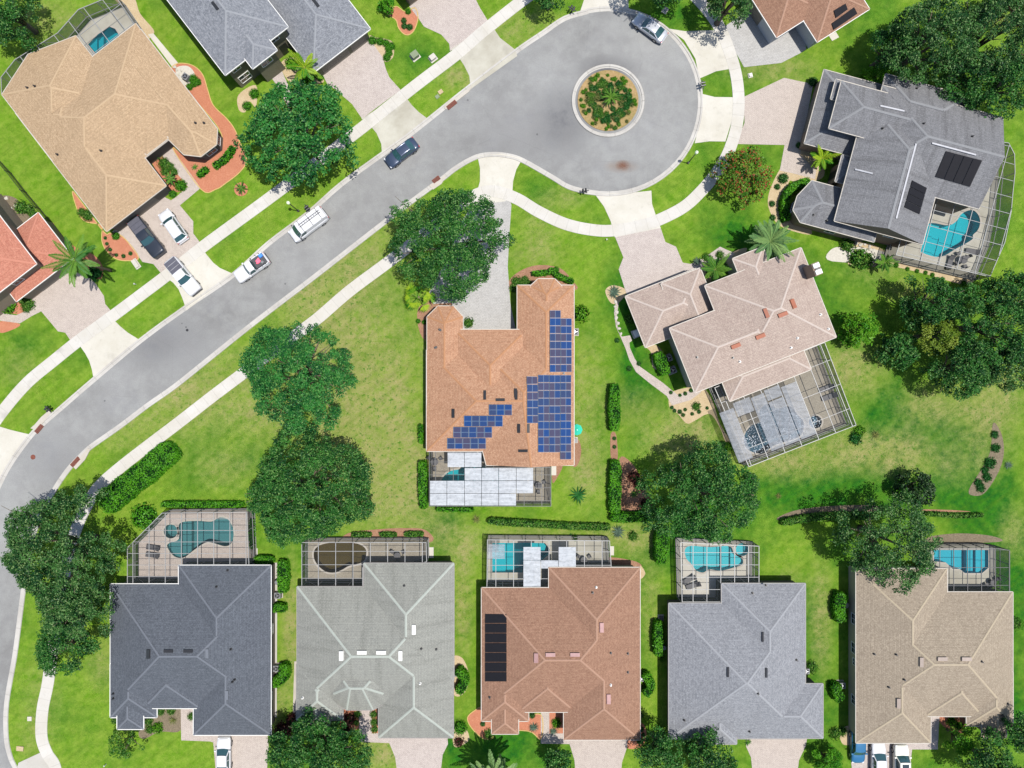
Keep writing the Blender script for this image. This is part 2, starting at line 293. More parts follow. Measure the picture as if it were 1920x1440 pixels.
def area(p): return sum(p[i][0] * p[(i + 1) % len(p)][1] - p[(i + 1) % len(p)][0] * p[i][1] for i in range(len(p))) / 2
def catmull(pts, n=6, closed=True):
    out = []; m = len(pts); rng = range(m if closed else m - 1)
    for i in rng:
        P = [pts[(i - 1) % m] if closed or i > 0 else pts[0], pts[i], pts[(i + 1) % m], pts[(i + 2) % m] if closed or i + 2 < m else pts[-1]]
        for k in range(n):
            t = k / n
            out.append(tuple(.5 * ((2 * P[1][a]) + (-P[0][a] + P[2][a]) * t + (2 * P[0][a] - 5 * P[1][a] + 4 * P[2][a] - P[3][a]) * t * t + (-P[0][a] + 3 * P[1][a] - 3 * P[2][a] + P[3][a]) * t ** 3) for a in (0, 1)))
    if not closed: out.append(tuple(pts[-1]))
    return out
def inside(x, y, poly):
    r = False; j = len(poly) - 1
    for i in range(len(poly)):
        if (poly[i][1] > y) != (poly[j][1] > y) and x < (poly[j][0] - poly[i][0]) * (y - poly[i][1]) / (poly[j][1] - poly[i][1]) + poly[i][0]: r = not r
        j = i
    return r
def offs(line, d):
    out = []
    for i, p in enumerate(line):
        a, b = line[max(i - 1, 0)], line[min(i + 1, len(line) - 1)]; dx, dy = b[0] - a[0], b[1] - a[1]; l = math.hypot(dx, dy) or 1
        out.append((p[0] - dy / l * d, p[1] + dx / l * d))
    return out
def ribbon(mb, line, prof, z_skirt=0.0):
    """prof: list of (offset, z) across; uv x runs along"""
    rows = [[(p[0], p[1], z) for p in offs(line, o)] for o, z in prof]
    L = [0]
    for i in range(1, len(line)): L.append(L[-1] + math.dist(line[i], line[i - 1]))
    for r in range(len(rows) - 1):
        for i in range(len(line) - 1):
            q = [rows[r][i], rows[r][i + 1], rows[r + 1][i + 1], rows[r + 1][i]]; u = [(L[i], prof[r][0]), (L[i + 1], prof[r][0]), (L[i + 1], prof[r + 1][0]), (L[i], prof[r + 1][0])]
            n = (q[1][0] - q[0][0]) * (q[3][1] - q[0][1]) - (q[1][1] - q[0][1]) * (q[3][0] - q[0][0])
            if n < 0: q = q[::-1]; u = u[::-1]
            mb.face(q, u)
def slab(name, pts, z, mat, kind='structure', smooth=0, label=None):
    p = GP(pts)
    if smooth: p = catmull(p, smooth)
    mb = MB(); mb.prism(p, -.02, z, bottom=False); return tag(mb.build(name, mat), label, kind=kind)
# ---------------------------------------------------------------- ground, road, walks
POOLS = []       # pool outlines in metres, filled below before the ground is made
def ZP(ox, oy, s, pts): return [(ox + x / s, oy + y / s) for x, y in pts]
se = [(60,1500),(38,1462),(25,1440),(15,1417),(8,1380),(9,1317),(24,1230),(36,1140),(50,1040),(72,965),(100,915),(120,885),(135,867),(160,842),(175,830),(225,795),(275,757),(325,722),(390,670),(475,602),(580,522),(680,444),(767,377),(825,334),(855,311),(892,291),(925,286),(955,289),(982,298),(1035,328),(1067,347),(1100,356)]
cir = [(1140 + 170 * math.cos(R(a)), 190 + 170 * math.sin(R(a))) for a in range(96, -106, -6)]
nw = [(1100,26),(1060,38),(1020,65),(970,99),(880,168),(805,228),(760,263),(705,302),(640,350),(580,403),(505,460),(440,518),(350,580),(265,642),(172,720),(120,765),(82,798),(60,820),(25,868),(0,915),(-25,980),(-45,1060),(-55,1180),(-60,1300),(-55,1400),(-30,1500)]
edge_px = catmull(se, 4, False) + cir + catmull(nw, 4, False)
edge = [G(*p) for p in edge_px]
isl = [G(1140 + 62 * math.cos(R(a)), 189 + 62 * math.sin(R(a))) for a in range(0, 360, 6)]
mb = MB(); mb.tess([edge], .006); tag(mb.build('road', M['asphalt']), kind='structure')
mb = MB(); ribbon(mb, edge, [(0.08, .012), (-.04, .022), (-.30, .022), (-.34, .10), (-.56, .11), (-.60, 0)]); tag(mb.build('kerb', M['kerb']), kind='structure')
mb = MB(); ii = isl + isl[:1]; ribbon(mb, ii, [(-.04, .012), (.1, .05), (.14, .15), (.42, .16), (.46, .06)]); tag(mb.build('island_kerb', M['kerb']), kind='structure')
mb = MB(); mb.prism([G(1140 + 57 * math.cos(R(a)), 189 + 57 * math.sin(R(a))) for a in range(0, 360, 6)], 0, .09, bottom=False); tag(mb.build('island_bed', M['straw']), kind='structure')
nwk = [(-60,880),(-20,808),(10,765),(52,717),(100,677),(150,637),(212,592),(275,545),(312,517),(375,467),(425,430),(480,390),(530,353),(600,300),(680,239),(780,160),(855,103),(905,60),(960,16),(1000,-14),(1050,-50)]
swk = [(108,1500),(104,1440),(88,1412),(78,1380),(80,1330),(90,1280),(100,1205),(115,1110),(140,1000),(170,935),(190,908),(225,877),(275,838),(337,791),(400,742),(460,697),(530,645),(592,600),(655,546),(730,490),(800,435),(860,385),(900,362),(930,359),(970,373),(1010,397),(1060,420),(1110,431),(1152,432),(1210,421),(1247,407),(1285,386),(1317,356),(1345,322),(1366,285),(1381,237),(1385,190),(1380,140),(1366,92),(1348,50),(1325,17),(1300,-10),(1270,-35)]
for nm, w in (('sidewalk', nwk), ('sidewalk', swk)):
    mb = MB(); ln = catmull([G(*p) for p in w], 6, False); ribbon(mb, ln, [(-.80, 0), (-.78, .055), (.78, .055), (.80, 0)]); tag(mb.build(nm, M['walk']), kind='structure')
A_ = [  # aprons and driveways: name, points, z, material, smoothing
 ('driveway_apron', ZP(0,360,4,[(800,905),(905,1010),(960,1055),(1052,1112),(700,1385),(690,1330),(670,1265),(640,1210),(590,1140),(560,1120)]), .034, 'conc'),
 ('driveway_apron', ZP(0,360,4,[(1500,400),(1550,470),(1600,530),(1650,570),(1745,612),(1400,888),(1370,800),(1340,730),(1300,680),(1200,610)]), .034, 'conc'),
 ('driveway_apron', ZP(480,0,4,[(1100,700),(1170,790),(1220,840),(1290,893),(1120,1030),(945,1155),(940,1080),(905,1000),(850,935),(790,890)]), .034, 'conc_old'),
 ('driveway_apron', ZP(480,0,4,[(1760,180),(1830,285),(1940,370),(1960,420),(1610,668),(1600,570),(1560,490),(1500,400),(1460,370)]), .034, 'conc_old'),
 ('driveway_apron', [(895,292),(940,288),(980,297),(968,318),(962,340),(960,372),(945,378),(885,385),(893,365),(900,340),(900,315)], .034, 'conc'),
 ('driveway_apron', ZP(960,360,4,[(620,15),(690,110),(740,220),(770,340),(1115,270),(1080,180),(1050,90),(1045,-10),(900,5),(740,12)]), .034, 'conc'),
 ('driveway_apron', ZP(960,0,4,[(1418,703),(1520,728),(1660,730),(1650,900),(1600,1062),(1480,1060),(1370,1075),(1400,950),(1415,820)]), .034, 'conc'),
 ('driveway_apron', ZP(960,0,4,[(1170,215),(1300,235),(1560,225),(1600,330),(1650,515),(1530,535),(1405,590),(1375,440),(1290,300)]), .034, 'conc'),
 ('driveway_apron', ZP(960,0,4,[(550,-30),(870,-30),(875,75),(700,62),(510,90)]), .034, 'conc'),
 ('driveway_apron', [(-60,850),(-40,775),(0,800),(20,806),(45,812),(58,815),(20,865),(5,890),(-20,930)], .034, 'conc'),
 ('driveway', ZP(0,360,4,[(180,840),(450,630),(560,595),(680,650),(720,690),(780,780),(790,840),(832,890),(530,1115),(490,1055),(435,1045),(390,990),(310,895),(240,930),(150,985),(0,965),(0,905),(120,925),(200,890)]), .028, 'pave_beige'),
 ('driveway', ZP(0,360,4,[(840,300),(1200,20),(1345,95),(1450,220),(1450,310),(1505,385),(1205,605),(1150,540),(1070,525),(920,330)]), .028, 'pave_beige'),
 ('driveway', ZP(480,0,4,[(500,560),(850,280),(900,360),(950,430),(975,520),(1000,580),(1085,675),(795,890),(720,780),(650,720),(580,660),(540,640)]), .028, 'pave_pink'),
 ('driveway', ZP(480,0,4,[(1150,50),(1225,-20),(1640,-20),(1680,60),(1745,165),(1455,385),(1450,330),(1390,260),(1260,200),(1220,140)]), .028, 'pave_pink'),
 ('driveway', [(885,385),(920,370),(956,372),(959,385),(955,440),(952,500),(957,570),(968,622),(866,622),(862,590),(846,568),(812,570),(805,548),(830,500),(850,440)], .028, 'pave_grey'),
 ('driveway', ZP(960,360,4,[(770,330),(1112,262),(1150,375),(1230,410),(1280,530),(1340,540),(1430,500),(1560,410),(1670,460),(1640,500),(1520,520),(1420,560),(1330,620),(860,770),(800,580),(835,490)]), .028, 'pave_pink'),
 ('driveway', [(1394,182),(1470,146),(1512,155),(1524,160),(1500,290),(1530,320),(1528,336),(1490,326),(1462,320),(1471,272),(1380,270),(1396,230)], .028, 'pave_beige'),
 ('driveway', [(1355,52),(1425,5),(1470,-15),(1500,40),(1512,92),(1500,100),(1465,118),(1395,126),(1375,90)], .028, 'pave_grey'),
 ('driveway', [(330,1322),(364,1322),(364,1365),(500,1365),(504,1400),(500,1450),(405,1450),(400,1392),(394,1390),(340,1388),(339,1330)], .028, 'pave_beige'),
 ('driveway', [(672,1322),(697,1322),(697,1375),(838,1370),(840,1395),(830,1415),(826,1450),(745,1450),(741,1420),(730,1393),(675,1391)], .028, 'pave_pink'),
 ('driveway', [(1014,1325),(1030,1325),(1030,1375),(1176,1375),(1176,1400),(1166,1430),(1165,1450),(1079,1450),(1077,1425),(1068,1395),(1014,1394)], .028, 'pave_beige'),
 ('driveway', [(1400,1370),(1515,1370),(1511,1398),(1498,1425),(1495,1450),(1411,1450),(1408,1420),(1399,1400)], .028, 'pave_beige'),
 ('driveway', [(1590,1375),(1745,1375),(1745,1330),(1762,1330),(1758,1405),(1710,1405),(1705,1450),(1598,1450)], .028, 'pave_pink'),
 ('path', ZP(0,0,4,[(1215,1165),(1290,1110),(1505,1410),(1440,1465),(1350,1540),(1230,1540),(1330,1470),(1410,1400)]), .03, 'pave_beige'),
 ('path', ZP(960,360,4,[(885,1075),(825,1085),(795,1040),(785,940),(800,830),(780,820),(765,900),(780,1010),(850,1170),(880,1260),(930,1350),(1040,1440),(1160,1530),(1200,1600),(1340,1560),(1420,1500),(1400,1470),(1240,1520),(1130,1430),(960,1310),(920,1250),(885,1170),(880,1130),(900,1115)]), .03, 'pave_beige'),
 ('path', ZP(480,0,4,[(100,560),(190,520),(260,680),(290,780),(240,800),(170,660)]), .03, 'pave_pink'),
 ('path', [(278,65),(288,63),(334,118),(325,128)], .05, 'conc'),
 ('path', [(35,1430),(78,1410),(100,1430),(90,1460),(30,1450)], .036, 'walk'),
 ('path', [(466,1028),(483,1028),(483,1042),(466,1042)], .05, 'conc'), ('path', [(800,1026),(813,1026),(813,1046),(800,1046)], .05, 'conc'), ('path', [(1034,874),(1043,874),(1043,891),(1034,891)], .05, 'conc'), ('path', [(1144,1024),(1151,1024),(1151,1041),(1144,1041)], .05, 'conc'),
 ('path', [(1553,66),(1567,60),(1573,70),(1560,77)], .05, 'conc'),
 ('path', [(512,1055),(520,1055),(519,1345),(510,1345)], .03, 'walk'), ('path', [(552,1240),(557,1240),(556,1340),(549,1340)], .03, 'patch'),
]
for nm, pts, z, m in A_: slab(nm, pts, z, M[m])
# drain aprons
for pts in ([(833,202),(838,192),(860,180),(880,165),(886,160),(880,172),(848,197),(836,206)], [(805,348),(812,344),(826,338),(833,328),(836,332),(828,345),(812,356)], [(58,803),(66,796),(78,782),(92,770),(98,772),(84,790),(70,806)], [(134,871),(148,860),(166,840),(170,843),(160,862),(143,880)]):
    slab('drain_apron', pts, .12, M['patch'])
beds = [  # mulch and gravel beds: points, material, edged
 (ZP(0,0,4,[(1330,480),(1440,490),(1520,560),(1560,680),(1600,790),(1700,890),(1760,970),(1800,1070),(1850,1200),(1800,1290),(1700,1370),(1620,1420),(1510,1420),(1290,1100),(1380,1150),(1640,1090),(1640,960),(1420,700),(1290,540)]), 'mulch', 1),
 (ZP(0,0,4,[(1120,1180),(1210,1160),(1400,1390),(1330,1440),(1260,1400)]), 'mulch', 0),
 (ZP(0,360,4,[(765,330),(760,250),(640,220),(590,150),(545,0),(600,60),(780,300),(830,310),(920,335),(1040,490),(960,515),(870,500),(800,440),(770,380)]), 'mulch', 1),
 (ZP(0,360,4,[(400,230),(440,300),(560,410),(700,470),(770,560),(760,650),(700,640),(640,580),(500,470),(430,330)]), 'mulch', 0),
 (ZP(0,360,4,[(0,760),(60,740),(130,820),(280,820),(180,910),(60,905),(0,880)]), 'mulch', 0), (ZP(0,360,4,[(0,970),(150,990),(100,1030),(0,1055)]), 'mulch', 0),
 (ZP(0,0,4,[(860,-20),(1000,-20),(1050,100),(1150,220),(1145,260),(1100,290),(1020,180),(900,40)]), 'sand', 0),
 (ZP(480,0,4,[(985,100),(1050,50),(1120,90),(1190,60),(1215,130),(1190,220),(1150,260),(1110,255),(1070,210),(1050,150)]), 'mulch', 1),
 (ZP(480,0,4,[(850,270),(900,280),(1020,310),(1035,400),(1010,450),(960,460),(900,380)]), 'sand', 0),
 (ZP(480,0,4,[(190,470),(260,430),(340,440),(470,560),(500,620),(300,640),(210,560)]), 'sand', 0),
 (ZP(0,0,4,[(1790,710),(1920,640),(1920,800),(1870,760),(1840,840),(1790,820)]), 'sand', 0),
 ([(953,530),(975,508),(1010,497),(1050,503),(1072,525),(1076,545),(970,548)], 'mulch_brown', 0),
 ([(782,590),(800,560),(830,560),(868,585),(880,618),(870,618),(800,640)], 'mulch_brown', 0),
 ([(1074,825),(1085,825),(1090,845),(1084,870),(1074,872)], 'mulch_brown', 0), ([(1036,870),(1055,872),(1045,895),(1036,905)], 'mulch_brown', 0),
 (ZP(960,360,4,[(700,740),(760,700),(860,740),(800,830),(740,830)]), 'sand', 0), (ZP(960,360,4,[(980,1145),(1070,1145),(1130,1200),(1150,1320),(1060,1320),(1040,1200)]), 'sand', 0),
 (ZP(960,360,4,[(1330,560),(1430,520),(1620,460),(1760,420),(1700,520),(1480,680),(1380,640)]), 'sand', 0),
 (ZP(960,720,4,[(1180,170),(1240,220),(1310,295),(1370,275),(1450,230),(1500,235),(1560,330),(1600,430),(1640,430),(1560,300),(1500,120),(1420,20),(1300,30),(1190,70)]), 'sand', 0),
 (ZP(960,720,4,[(805,560),(920,620),(1000,800),(1050,900),(1000,930),(805,930)]), 'mulch_brown', 0),
 ([(1475,300),(1495,280),(1530,283),(1545,330),(1500,345),(1480,340),(1475,380),(1490,415),(1520,430),(1515,440),(1465,425),(1445,400),(1440,370),(1455,330)], 'sand', 0),
 (ZP(1440,360,4,[(620,430),(650,380),(800,400),(980,500),(1200,560),(1500,640),(1530,680),(1440,690),(1200,620),(950,560),(860,550),(780,560),(700,540),(600,540)]), 'sand', 0),
 ([(893,1330),(905,1325),(930,1330),(975,1345),(1014,1340),(1014,1385),(990,1370),(920,1370),(925,1382),(908,1385),(885,1365),(877,1345)], 'mulch', 1),
 ([(1030,1330),(1060,1330),(1060,1380),(1030,1378)], 'mulch', 0), ([(1196,1355),(1208,1360),(1212,1378),(1205,1398),(1190,1404),(1176,1402),(1176,1385),(1196,1382)], 'mulch', 0),
 ([(643,1330),(673,1330),(673,1365),(640,1365)], 'mulch', 0), ([(697,1330),(710,1330),(710,1375),(697,1375)], 'mulch', 0),
 ([(280,1330),(338,1330),(338,1370),(300,1372),(270,1385),(260,1372)], 'dirt', 0), ([(1760,1345),(1812,1345),(1812,1372),(1780,1370)], 'mulch', 0),
 ([(652,1000),(700,993),(760,990),(798,994),(802,1018),(650,1018)], 'mulch_brown', 0), ([(1745,1006),(1800,1000),(1860,1005),(1872,1016),(1745,1018)], 'dirt', 0),
 ([(1462,968),(1500,955),(1570,948),(1640,948),(1640,960),(1560,962),(1500,970),(1460,975)], 'dirt', 0), ([(1730,955),(1780,956),(1820,959),(1780,960),(1730,958)], 'mulch_brown', 0),
 ([(1862,793),(1878,815),(1882,850),(1872,885),(1845,925),(1820,928),(1818,915),(1840,880),(1857,845)], 'dirt', 0),
 ([(1145,815),(1155,815),(1158,862),(1146,862)], 'mulch_brown', 0), ([(848,1235),(868,1235),(880,1270),(870,1300),(850,1300)], 'sand', 0),
 ([(1138,1045),(1190,1052),(1200,1064),(1140,1064)], 'mulch_brown', 0), ([(1200,1060),(1210,1075),(1200,1085)], 'sand', 0), ([(1575,1370),(1600,1360),(1600,1392),(1580,1395)], 'sand', 0), ([(850,1360),(868,1358),(880,1385),(860,1400),(850,1395)], 'sand', 0),
 ([(0,370),(30,372),(52,400),(70,405),(35,428),(0,412)], 'dirt', 0), ([(1558,468),(1590,462),(1650,470),(1690,490),(1560,490)], 'stone', 0), ([(330,128),(352,124),(365,140),(352,160),(335,150)], 'stone', 0),
]
mbe = MB()
for bi, (pts, m, e) in enumerate(beds):
    p = catmull(GP(pts), 5); mb = MB(); mb.prism(p, -.02, .008 + .0004 * bi, bottom=False); tag(mb.build('planting_bed', M[m]), kind='structure')
    if e: ribbon(mbe, p + p[:1], [(-.05, 0), (-.05, .07), (.07, .07), (.07, 0)])
tag(mbe.build('bed_edging', M['edge']), kind='structure')
# ---------------------------------------------------------------- houses
def clip(poly, f):
    out = []
    for i in range(len(poly)):
        a, b = poly[i], poly[(i + 1) % len(poly)]; fa, fb = f(a), f(b)
        if fa >= 0: out.append(a)
        if (fa > 0 and fb < 0) or (fa < 0 and fb > 0):
            t = fa / (fa - fb); out.append((a[0] + (b[0] - a[0]) * t, a[1] + (b[1] - a[1]) * t))
    return out
def edges_of(poly):
    E = []
    for i in range(len(poly)):
        a, b = poly[i], poly[(i + 1) % len(poly)]; dx, dy = b[0] - a[0], b[1] - a[1]; l = math.hypot(dx, dy)
        nx, ny = -dy / l, dx / l; E.append((a, b, nx, ny, -(nx * a[0] + ny * a[1]), (dx / l, dy / l)))
    return E
def inset(poly, d):
    p = poly
    for e in edges_of(poly): p = clip(p, lambda q, e=e: e[2] * q[0] + e[3] * q[1] + e[4] - d)
    return p
class House:
    def __init__(s, name, label, cat, roofmat, wall, gutter='gutter', frame=None, pitch=.42, cap=.24):
        s.name = name; s.rm = roofmat; s.wm = wall; s.gm = gutter; s.fr = frame; s.pitch = pitch; s.pc = []; s.cap = cap; s.label = label; s.cat = cat
        s.caps = []; s.wallmb = MB(); s.roofmb = MB(); s.capmb = MB(); s.gutmb = MB()
    def px(s, u, v):
        if not s.fr: return (u, v)
        a, b = s.fr; return (a * u - b * v, b * u + a * v)       # local -> photo pixels
    def piece(s, pts, z=2.9, gables=(), gdir=None, gut=True, wall=True, over=.45, pitch=None):
        if len(pts) == 4 and not hasattr(pts[0], '__len__'):
            u0, u1, v0, v1 = pts; pts = [(u0, v0), (u1, v0), (u1, v1), (u0, v1)]
        i = len(s.pc); P = [G(*s.px(*q), z) for q in pts]
        if area(P) < 0: P = P[::-1]
        P = inset(P, -.004 * i) if False else P
        z = z + .004 * i; E = edges_of(P); pit = pitch or s.pitch; s.pc.append((P, E, z, gables, pit))
        if gdir: gables = tuple(max(range(len(E)), key=lambda k: -(E[k][2] * g[0] - E[k][3] * g[1])) for g in gdir); s.pc[-1] = (P, E, z, gables, pit)
        d = lambda e, q: e[2] * q[0] + e[3] * q[1] + e[4]
        act = [k for k in range(len(E)) if k not in gables]; reg = {}
        for k in act:
            g = P
            for j in act:
                if j != k: g = clip(g, lambda q, j=j, k=k: d(E[j], q) - d(E[k], q))
            g2 = []
            for q in g:
                if not g2 or math.dist(q, g2[-1]) > 1e-5: g2.append(q)
            g = g2; reg[k] = g
            if len(g) < 3: continue
            e = E[k]; cs = math.sqrt(1 + pit ** 2)
            s.roofmb.face([(q[0], q[1], z + pit * d(e, q)) for q in g], [((q[0] - e[0][0]) * e[5][0] + (q[1] - e[0][1]) * e[5][1], d(e, q) * cs) for q in g])
            for a in range(len(g)):
                p, q = g[a], g[(a + 1) % len(g)]; m = ((p[0] + q[0]) / 2, (p[1] + q[1]) / 2)
                for j in act:
                    if j > k and abs(d(E[j], m) - d(e, m)) < 1e-4 and d(e, m) > .05 and math.dist(p, q) > .1:
                        zz = [z + pit * d(e, w) for w in (p, q)]; L = math.dist(p, q); n = (-(q[1] - p[1]) / L, (q[0] - p[0]) / L); w = s.cap / 2; dr = pit * w * .75
                        T = [Vector((p[0], p[1], zz[0] + .035)), Vector((q[0], q[1], zz[1] + .035))]
                        s.caps.append((T[0], T[1], n, w, dr))
        for k in gables:
            e = E[k]; pts_ = sorted([q for g in reg.values() for q in g if abs(d(e, q)) < 1e-4], key=lambda q: (q[0] - e[0][0]) * e[5][0] + (q[1] - e[0][1]) * e[5][1])
            top = [(q[0], q[1], z + pit * min(d(E[j], q) for j in act)) for q in pts_]; s.wallmb.face([(e[0][0], e[0][1], z - .1), (e[1][0], e[1][1], z - .1)] + top[::-1])
        s.roofmb.prism(P, z - .2, z - .006)
        if gut:
            for e in E:
                a, b, n = e[0], e[1], (-e[2], -e[3]); w = .08 + .002 * i
                s.gutmb.prism([a, b, (b[0] + n[0] * w, b[1] + n[1] * w), (a[0] + n[0] * w, a[1] + n[1] * w)], z - .12, z + .012)
        if wall: 
            q = inset(P, over + .004 * i); s.wallmb.prism(q, -.05, z - .15 - .004 * i, bottom=False)
        return i
    def z(s, x, y):
        best = -1
        for P, E, z, gb, pit in s.pc:
            ds = [e[2] * x + e[3] * y + e[4] for e in E]
            if min(ds) >= -.01: best = max(best, z + pit * min(dd for k, dd in enumerate(ds) if k not in gb))
        return best
    def at(s, u, v):
        p = s.px(u, v); h = 4.0
        for _ in range(12):
            x, y = G(*p, h); zz = s.z(x, y)
            if zz < 0: zz = s.pc[0][2] + .8
            h = (h + zz) / 2
        return Vector((x, y, h))
    def quad(s, u0, u1, v0, v1):
        """corners on the roof plane under a photo rectangle (local frame)"""
        cs = [s.at(u, v) for u, v in ((u0, v1), (u1, v1), (u1, v0), (u0, v0))]
        n = (cs[2] - cs[0]).cross(cs[3] - cs[1]).normalized(); m = sum(cs, Vector()) / 4
        if n.z < 0: n = -n
        cs = [q - n * ((q - m).dot(n)) for q in cs]; return cs, n
    def finish(s):
        for a, b, n, w, dr in s.caps:
            k = max(1, int((b - a).length / .35)); run = None
            def flush(t0, t1):
                A, B = a.lerp(b, t0), a.lerp(b, t1)
                for sg in (1, -1):
                    o = Vector((n[0] * w * sg, n[1] * w * sg, -dr)); f = [A, B, B + o, A + o]; s.capmb.face(f if sg < 0 else f[::-1])
            for i in range(k):
                m = a.lerp(b, (i + .5) / k); zc = m.z - .035; ok = s.z(m.x, m.y) < zc + .02 and all(s.z(m.x + n[0] * .25 * g, m.y + n[1] * .25 * g) < zc - .03 for g in (1, -1))
                if ok and run is None: run = i / k
                if not ok and run is not None: flush(run, i / k); run = None
            if run is not None: flush(run, 1.0)
        P = s.pc[0][0]; cx = sum(p[0] for p in P) / len(P); cy = sum(p[1] for p in P) / len(P)
        s.root = empty(s.name, (cx, cy, 0)); tag(s.root, s.label, s.cat)
        def mk(nm, mb, m):
            if not mb.f: return None
            mb.v = [(a - cx, b - cy, cc) for a, b, cc in mb.v]; return mb.build(nm, m, s.root)
        s.cx, s.cy = cx, cy; mk('wall', s.wallmb, M[s.wm]); s.roof = mk('roof', s.roofmb, SH[s.rm]); mk('ridge_cap', s.capmb, M['cap_' + s.rm]); mk('gutter', s.gutmb, M[s.gm]); return s
    def part(s, nm, mb, m, parent=None):
        mb.v = [(a - s.cx, b - s.cy, cc) for a, b, cc in mb.v]; return mb.build(nm, m, parent or s.root)
    def plate(s, nm, m, u0, u1, v0, v1, th=.06, lift=.05, uv=None, label=None):
        cs, n = s.quad(u0, u1, v0, v1); mb = MB(); b = [q + n * lift for q in cs]; t = [q + n * (lift + th) for q in cs]
        mb.face(t, uv or [(0, 0), (1, 0), (1, 1), (0, 1)]); mb.face(b[::-1])
        for i in range(4): mb.face([b[i], b[(i + 1) % 4], t[(i + 1) % 4], t[i]])
        o = s.part(nm, mb, m)
        if label: o['label'] = label
        return o
    def vent(s, u, v, horiz, m, L=18, w=7, hh=.24):
        a, b = (L / 2, w / 2) if horiz else (w / 2, L / 2); return s.plate('roof_vent', m, u - a, u + a, v - b, v + b, hh, -.02)
    def pipe(s, u, v, m='darkmetal', r=.09, h=.35):
        p = s.at(u, v); mb = MB(); mb.cyl(p.x, p.y, r, p.z - .1, p.z + h, 10); mb.cyl(p.x, p.y, r * 1.8, p.z - .05, p.z + .06, 10); return s.part('vent_pipe', mb, M[m])
    def opening(s, pi, ei, t, w, z0, h, kind='window', over=.45):
        P, E, z, gb, pit = s.pc[pi]; q = inset(P, over + .004 * pi); E2 = edges_of(q); e0 = E[ei]
        e = max(E2, key=lambda e: e[2] * e0[2] + e[3] * e0[3]); a, b, nx, ny, _, d = e; L = math.dist(a, b); x = a[0] + d[0] * L * t; y = a[1] + d[1] * L * t; o = (-nx, -ny)
        def rect(mb, s0, s1, za, zb, d0, d1):
            c_ = [(x + d[0] * k + o[0] * m_, y + d[1] * k + o[1] * m_) for k, m_ in ((s0, d0), (s1, d0), (s1, d1), (s0, d1))]; mb.prism(c_, za, zb)
        if kind == 'window':
            f = MB(); fw = .09
            rect(f, -w / 2 - fw, w / 2 + fw, z0 - fw, z0, -.03, .07); rect(f, -w / 2 - fw, w / 2 + fw, z0 + h, z0 + h + fw, -.03, .07)
            for sx in (-1, 1): rect(f, *sorted((sx * w / 2, sx * (w / 2 + fw))), z0, z0 + h, -.03, .07)
            rect(f, -.025, .025, z0, z0 + h, -.03, .06); rect(f, -w / 2, w / 2, z0 + h * .5 - .02, z0 + h * .5 + .02, -.03, .055)
            f = s.part('window', f, M['white']); g = MB(); rect(g, -w / 2 + .003, w / 2 - .003, z0 + .003, z0 + h - .003, -.03, .02); s.part('pane', g, M['glass'], f)
        else:
            g = MB(); n = 4 if kind == 'garage_door' else 1
            for k in range(n): rect(g, -w / 2, w / 2, z0 + h * k / n + .012, z0 + h * (k + 1) / n - .012, -.02, .04)
            s.part(kind, g, M['door'] if kind == 'garage_door' else M['darkmetal'])
def edge_dir(h, pi, dx, dy):   # index of the edge whose outside faces photo direction (dx,dy) (y down)
    E = h.pc[pi][1]; return max(range(len(E)), key=lambda k: -(E[k][2] * dx + E[k][3] * -dy))
def openings(h, lst):
    for pi, dx, dy, t, w, z0, hh, kind in lst: h.opening(pi, edge_dir(h, pi, dx, dy), t, w, z0, hh, kind)
F37 = (.793, -.609); U37 = lambda x, y: (.793 * x - .609 * y, .609 * x + .793 * y)   # photo -> local for the street frame
# -- south row
h = House('slate_blue_house', 'one-storey house with dark slate-blue roof, leftmost of the bottom row', 'house', 'blue', 'stucco_grey', 'white')
h.piece((207, 508, 1095, 1328)); h.piece((335, 508, 1060, 1276)); h.piece((363, 508, 1178, 1378)); h.piece((269, 375, 1220, 1328), 3.1); h.piece((207, 294, 1245, 1345)); h.piece((220, 269, 1278, 1367), 3.0)
h.finish(); openings(h, [(2, 0, 1, .5, 4.9, 0, 2.2, 'garage_door'), (5, 0, 1, .5, 1.5, .9, 1.3, 'window'), (0, -1, 0, .4, 1.2, 1, 1.2, 'window'), (1, 1, 0, .4, 1.2, 1, 1.2, 'window'), (2, 1, 0, .3, .9, 1.2, .9, 'window'), (3, 0, 1, .55, 1.1, 0, 2.2, 'front_door'), (1, 0, -1, .5, 2.4, .2, 2, 'window')])
for u, v, hz in ((279, 1226, 0), (316, 1221, 1), (353, 1221, 1), (388, 1225, 0), (425, 1303, 0)): h.vent(u, v, hz, M['cap_blue'] if u > 380 else M['darkmetal'], 17, 6, .16)
for u, v in ((213, 1300), (213, 1309), (406, 1100), (433, 1217), (436, 1278), (440, 1274), (427, 1069)): h.pipe(u, v)
h = House('grey_green_house', 'one-storey house with faded grey-green roof and pale ridge lines', 'house', 'sage', 'stucco_tan', 'gutter_grey', cap=.3)
h.piece((557, 850, 1100, 1325)); h.piece((682, 851, 1056, 1276)); h.piece((710, 850, 1170, 1383)); h.piece([(608, 1308), (650, 1331), (699, 1331), (741, 1308), (741, 1225), (608, 1225)], 3.15, pitch=.56); h.piece((556, 643, 1245, 1350)); h.piece((571, 619, 1278, 1371), 3.0)
h.finish(); openings(h, [(2, 0, 1, .5, 4.9, 0, 2.2, 'garage_door'), (5, 0, 1, .5, 1.5, .9, 1.3, 'window'), (0, -1, 0, .4, 1.2, 1, 1.2, 'window'), (2, 1, 0, .3, 1, 1.1, 1.1, 'window'), (3, 0, 1, .5, 1.2, 0, 2.3, 'front_door')])
for u, v, hz in ((641, 1229, 0), (679, 1224, 1), (715, 1224, 1), (750, 1229, 0), (775, 1180, 0)): h.vent(u, v, hz, M['white'], 18, 7)
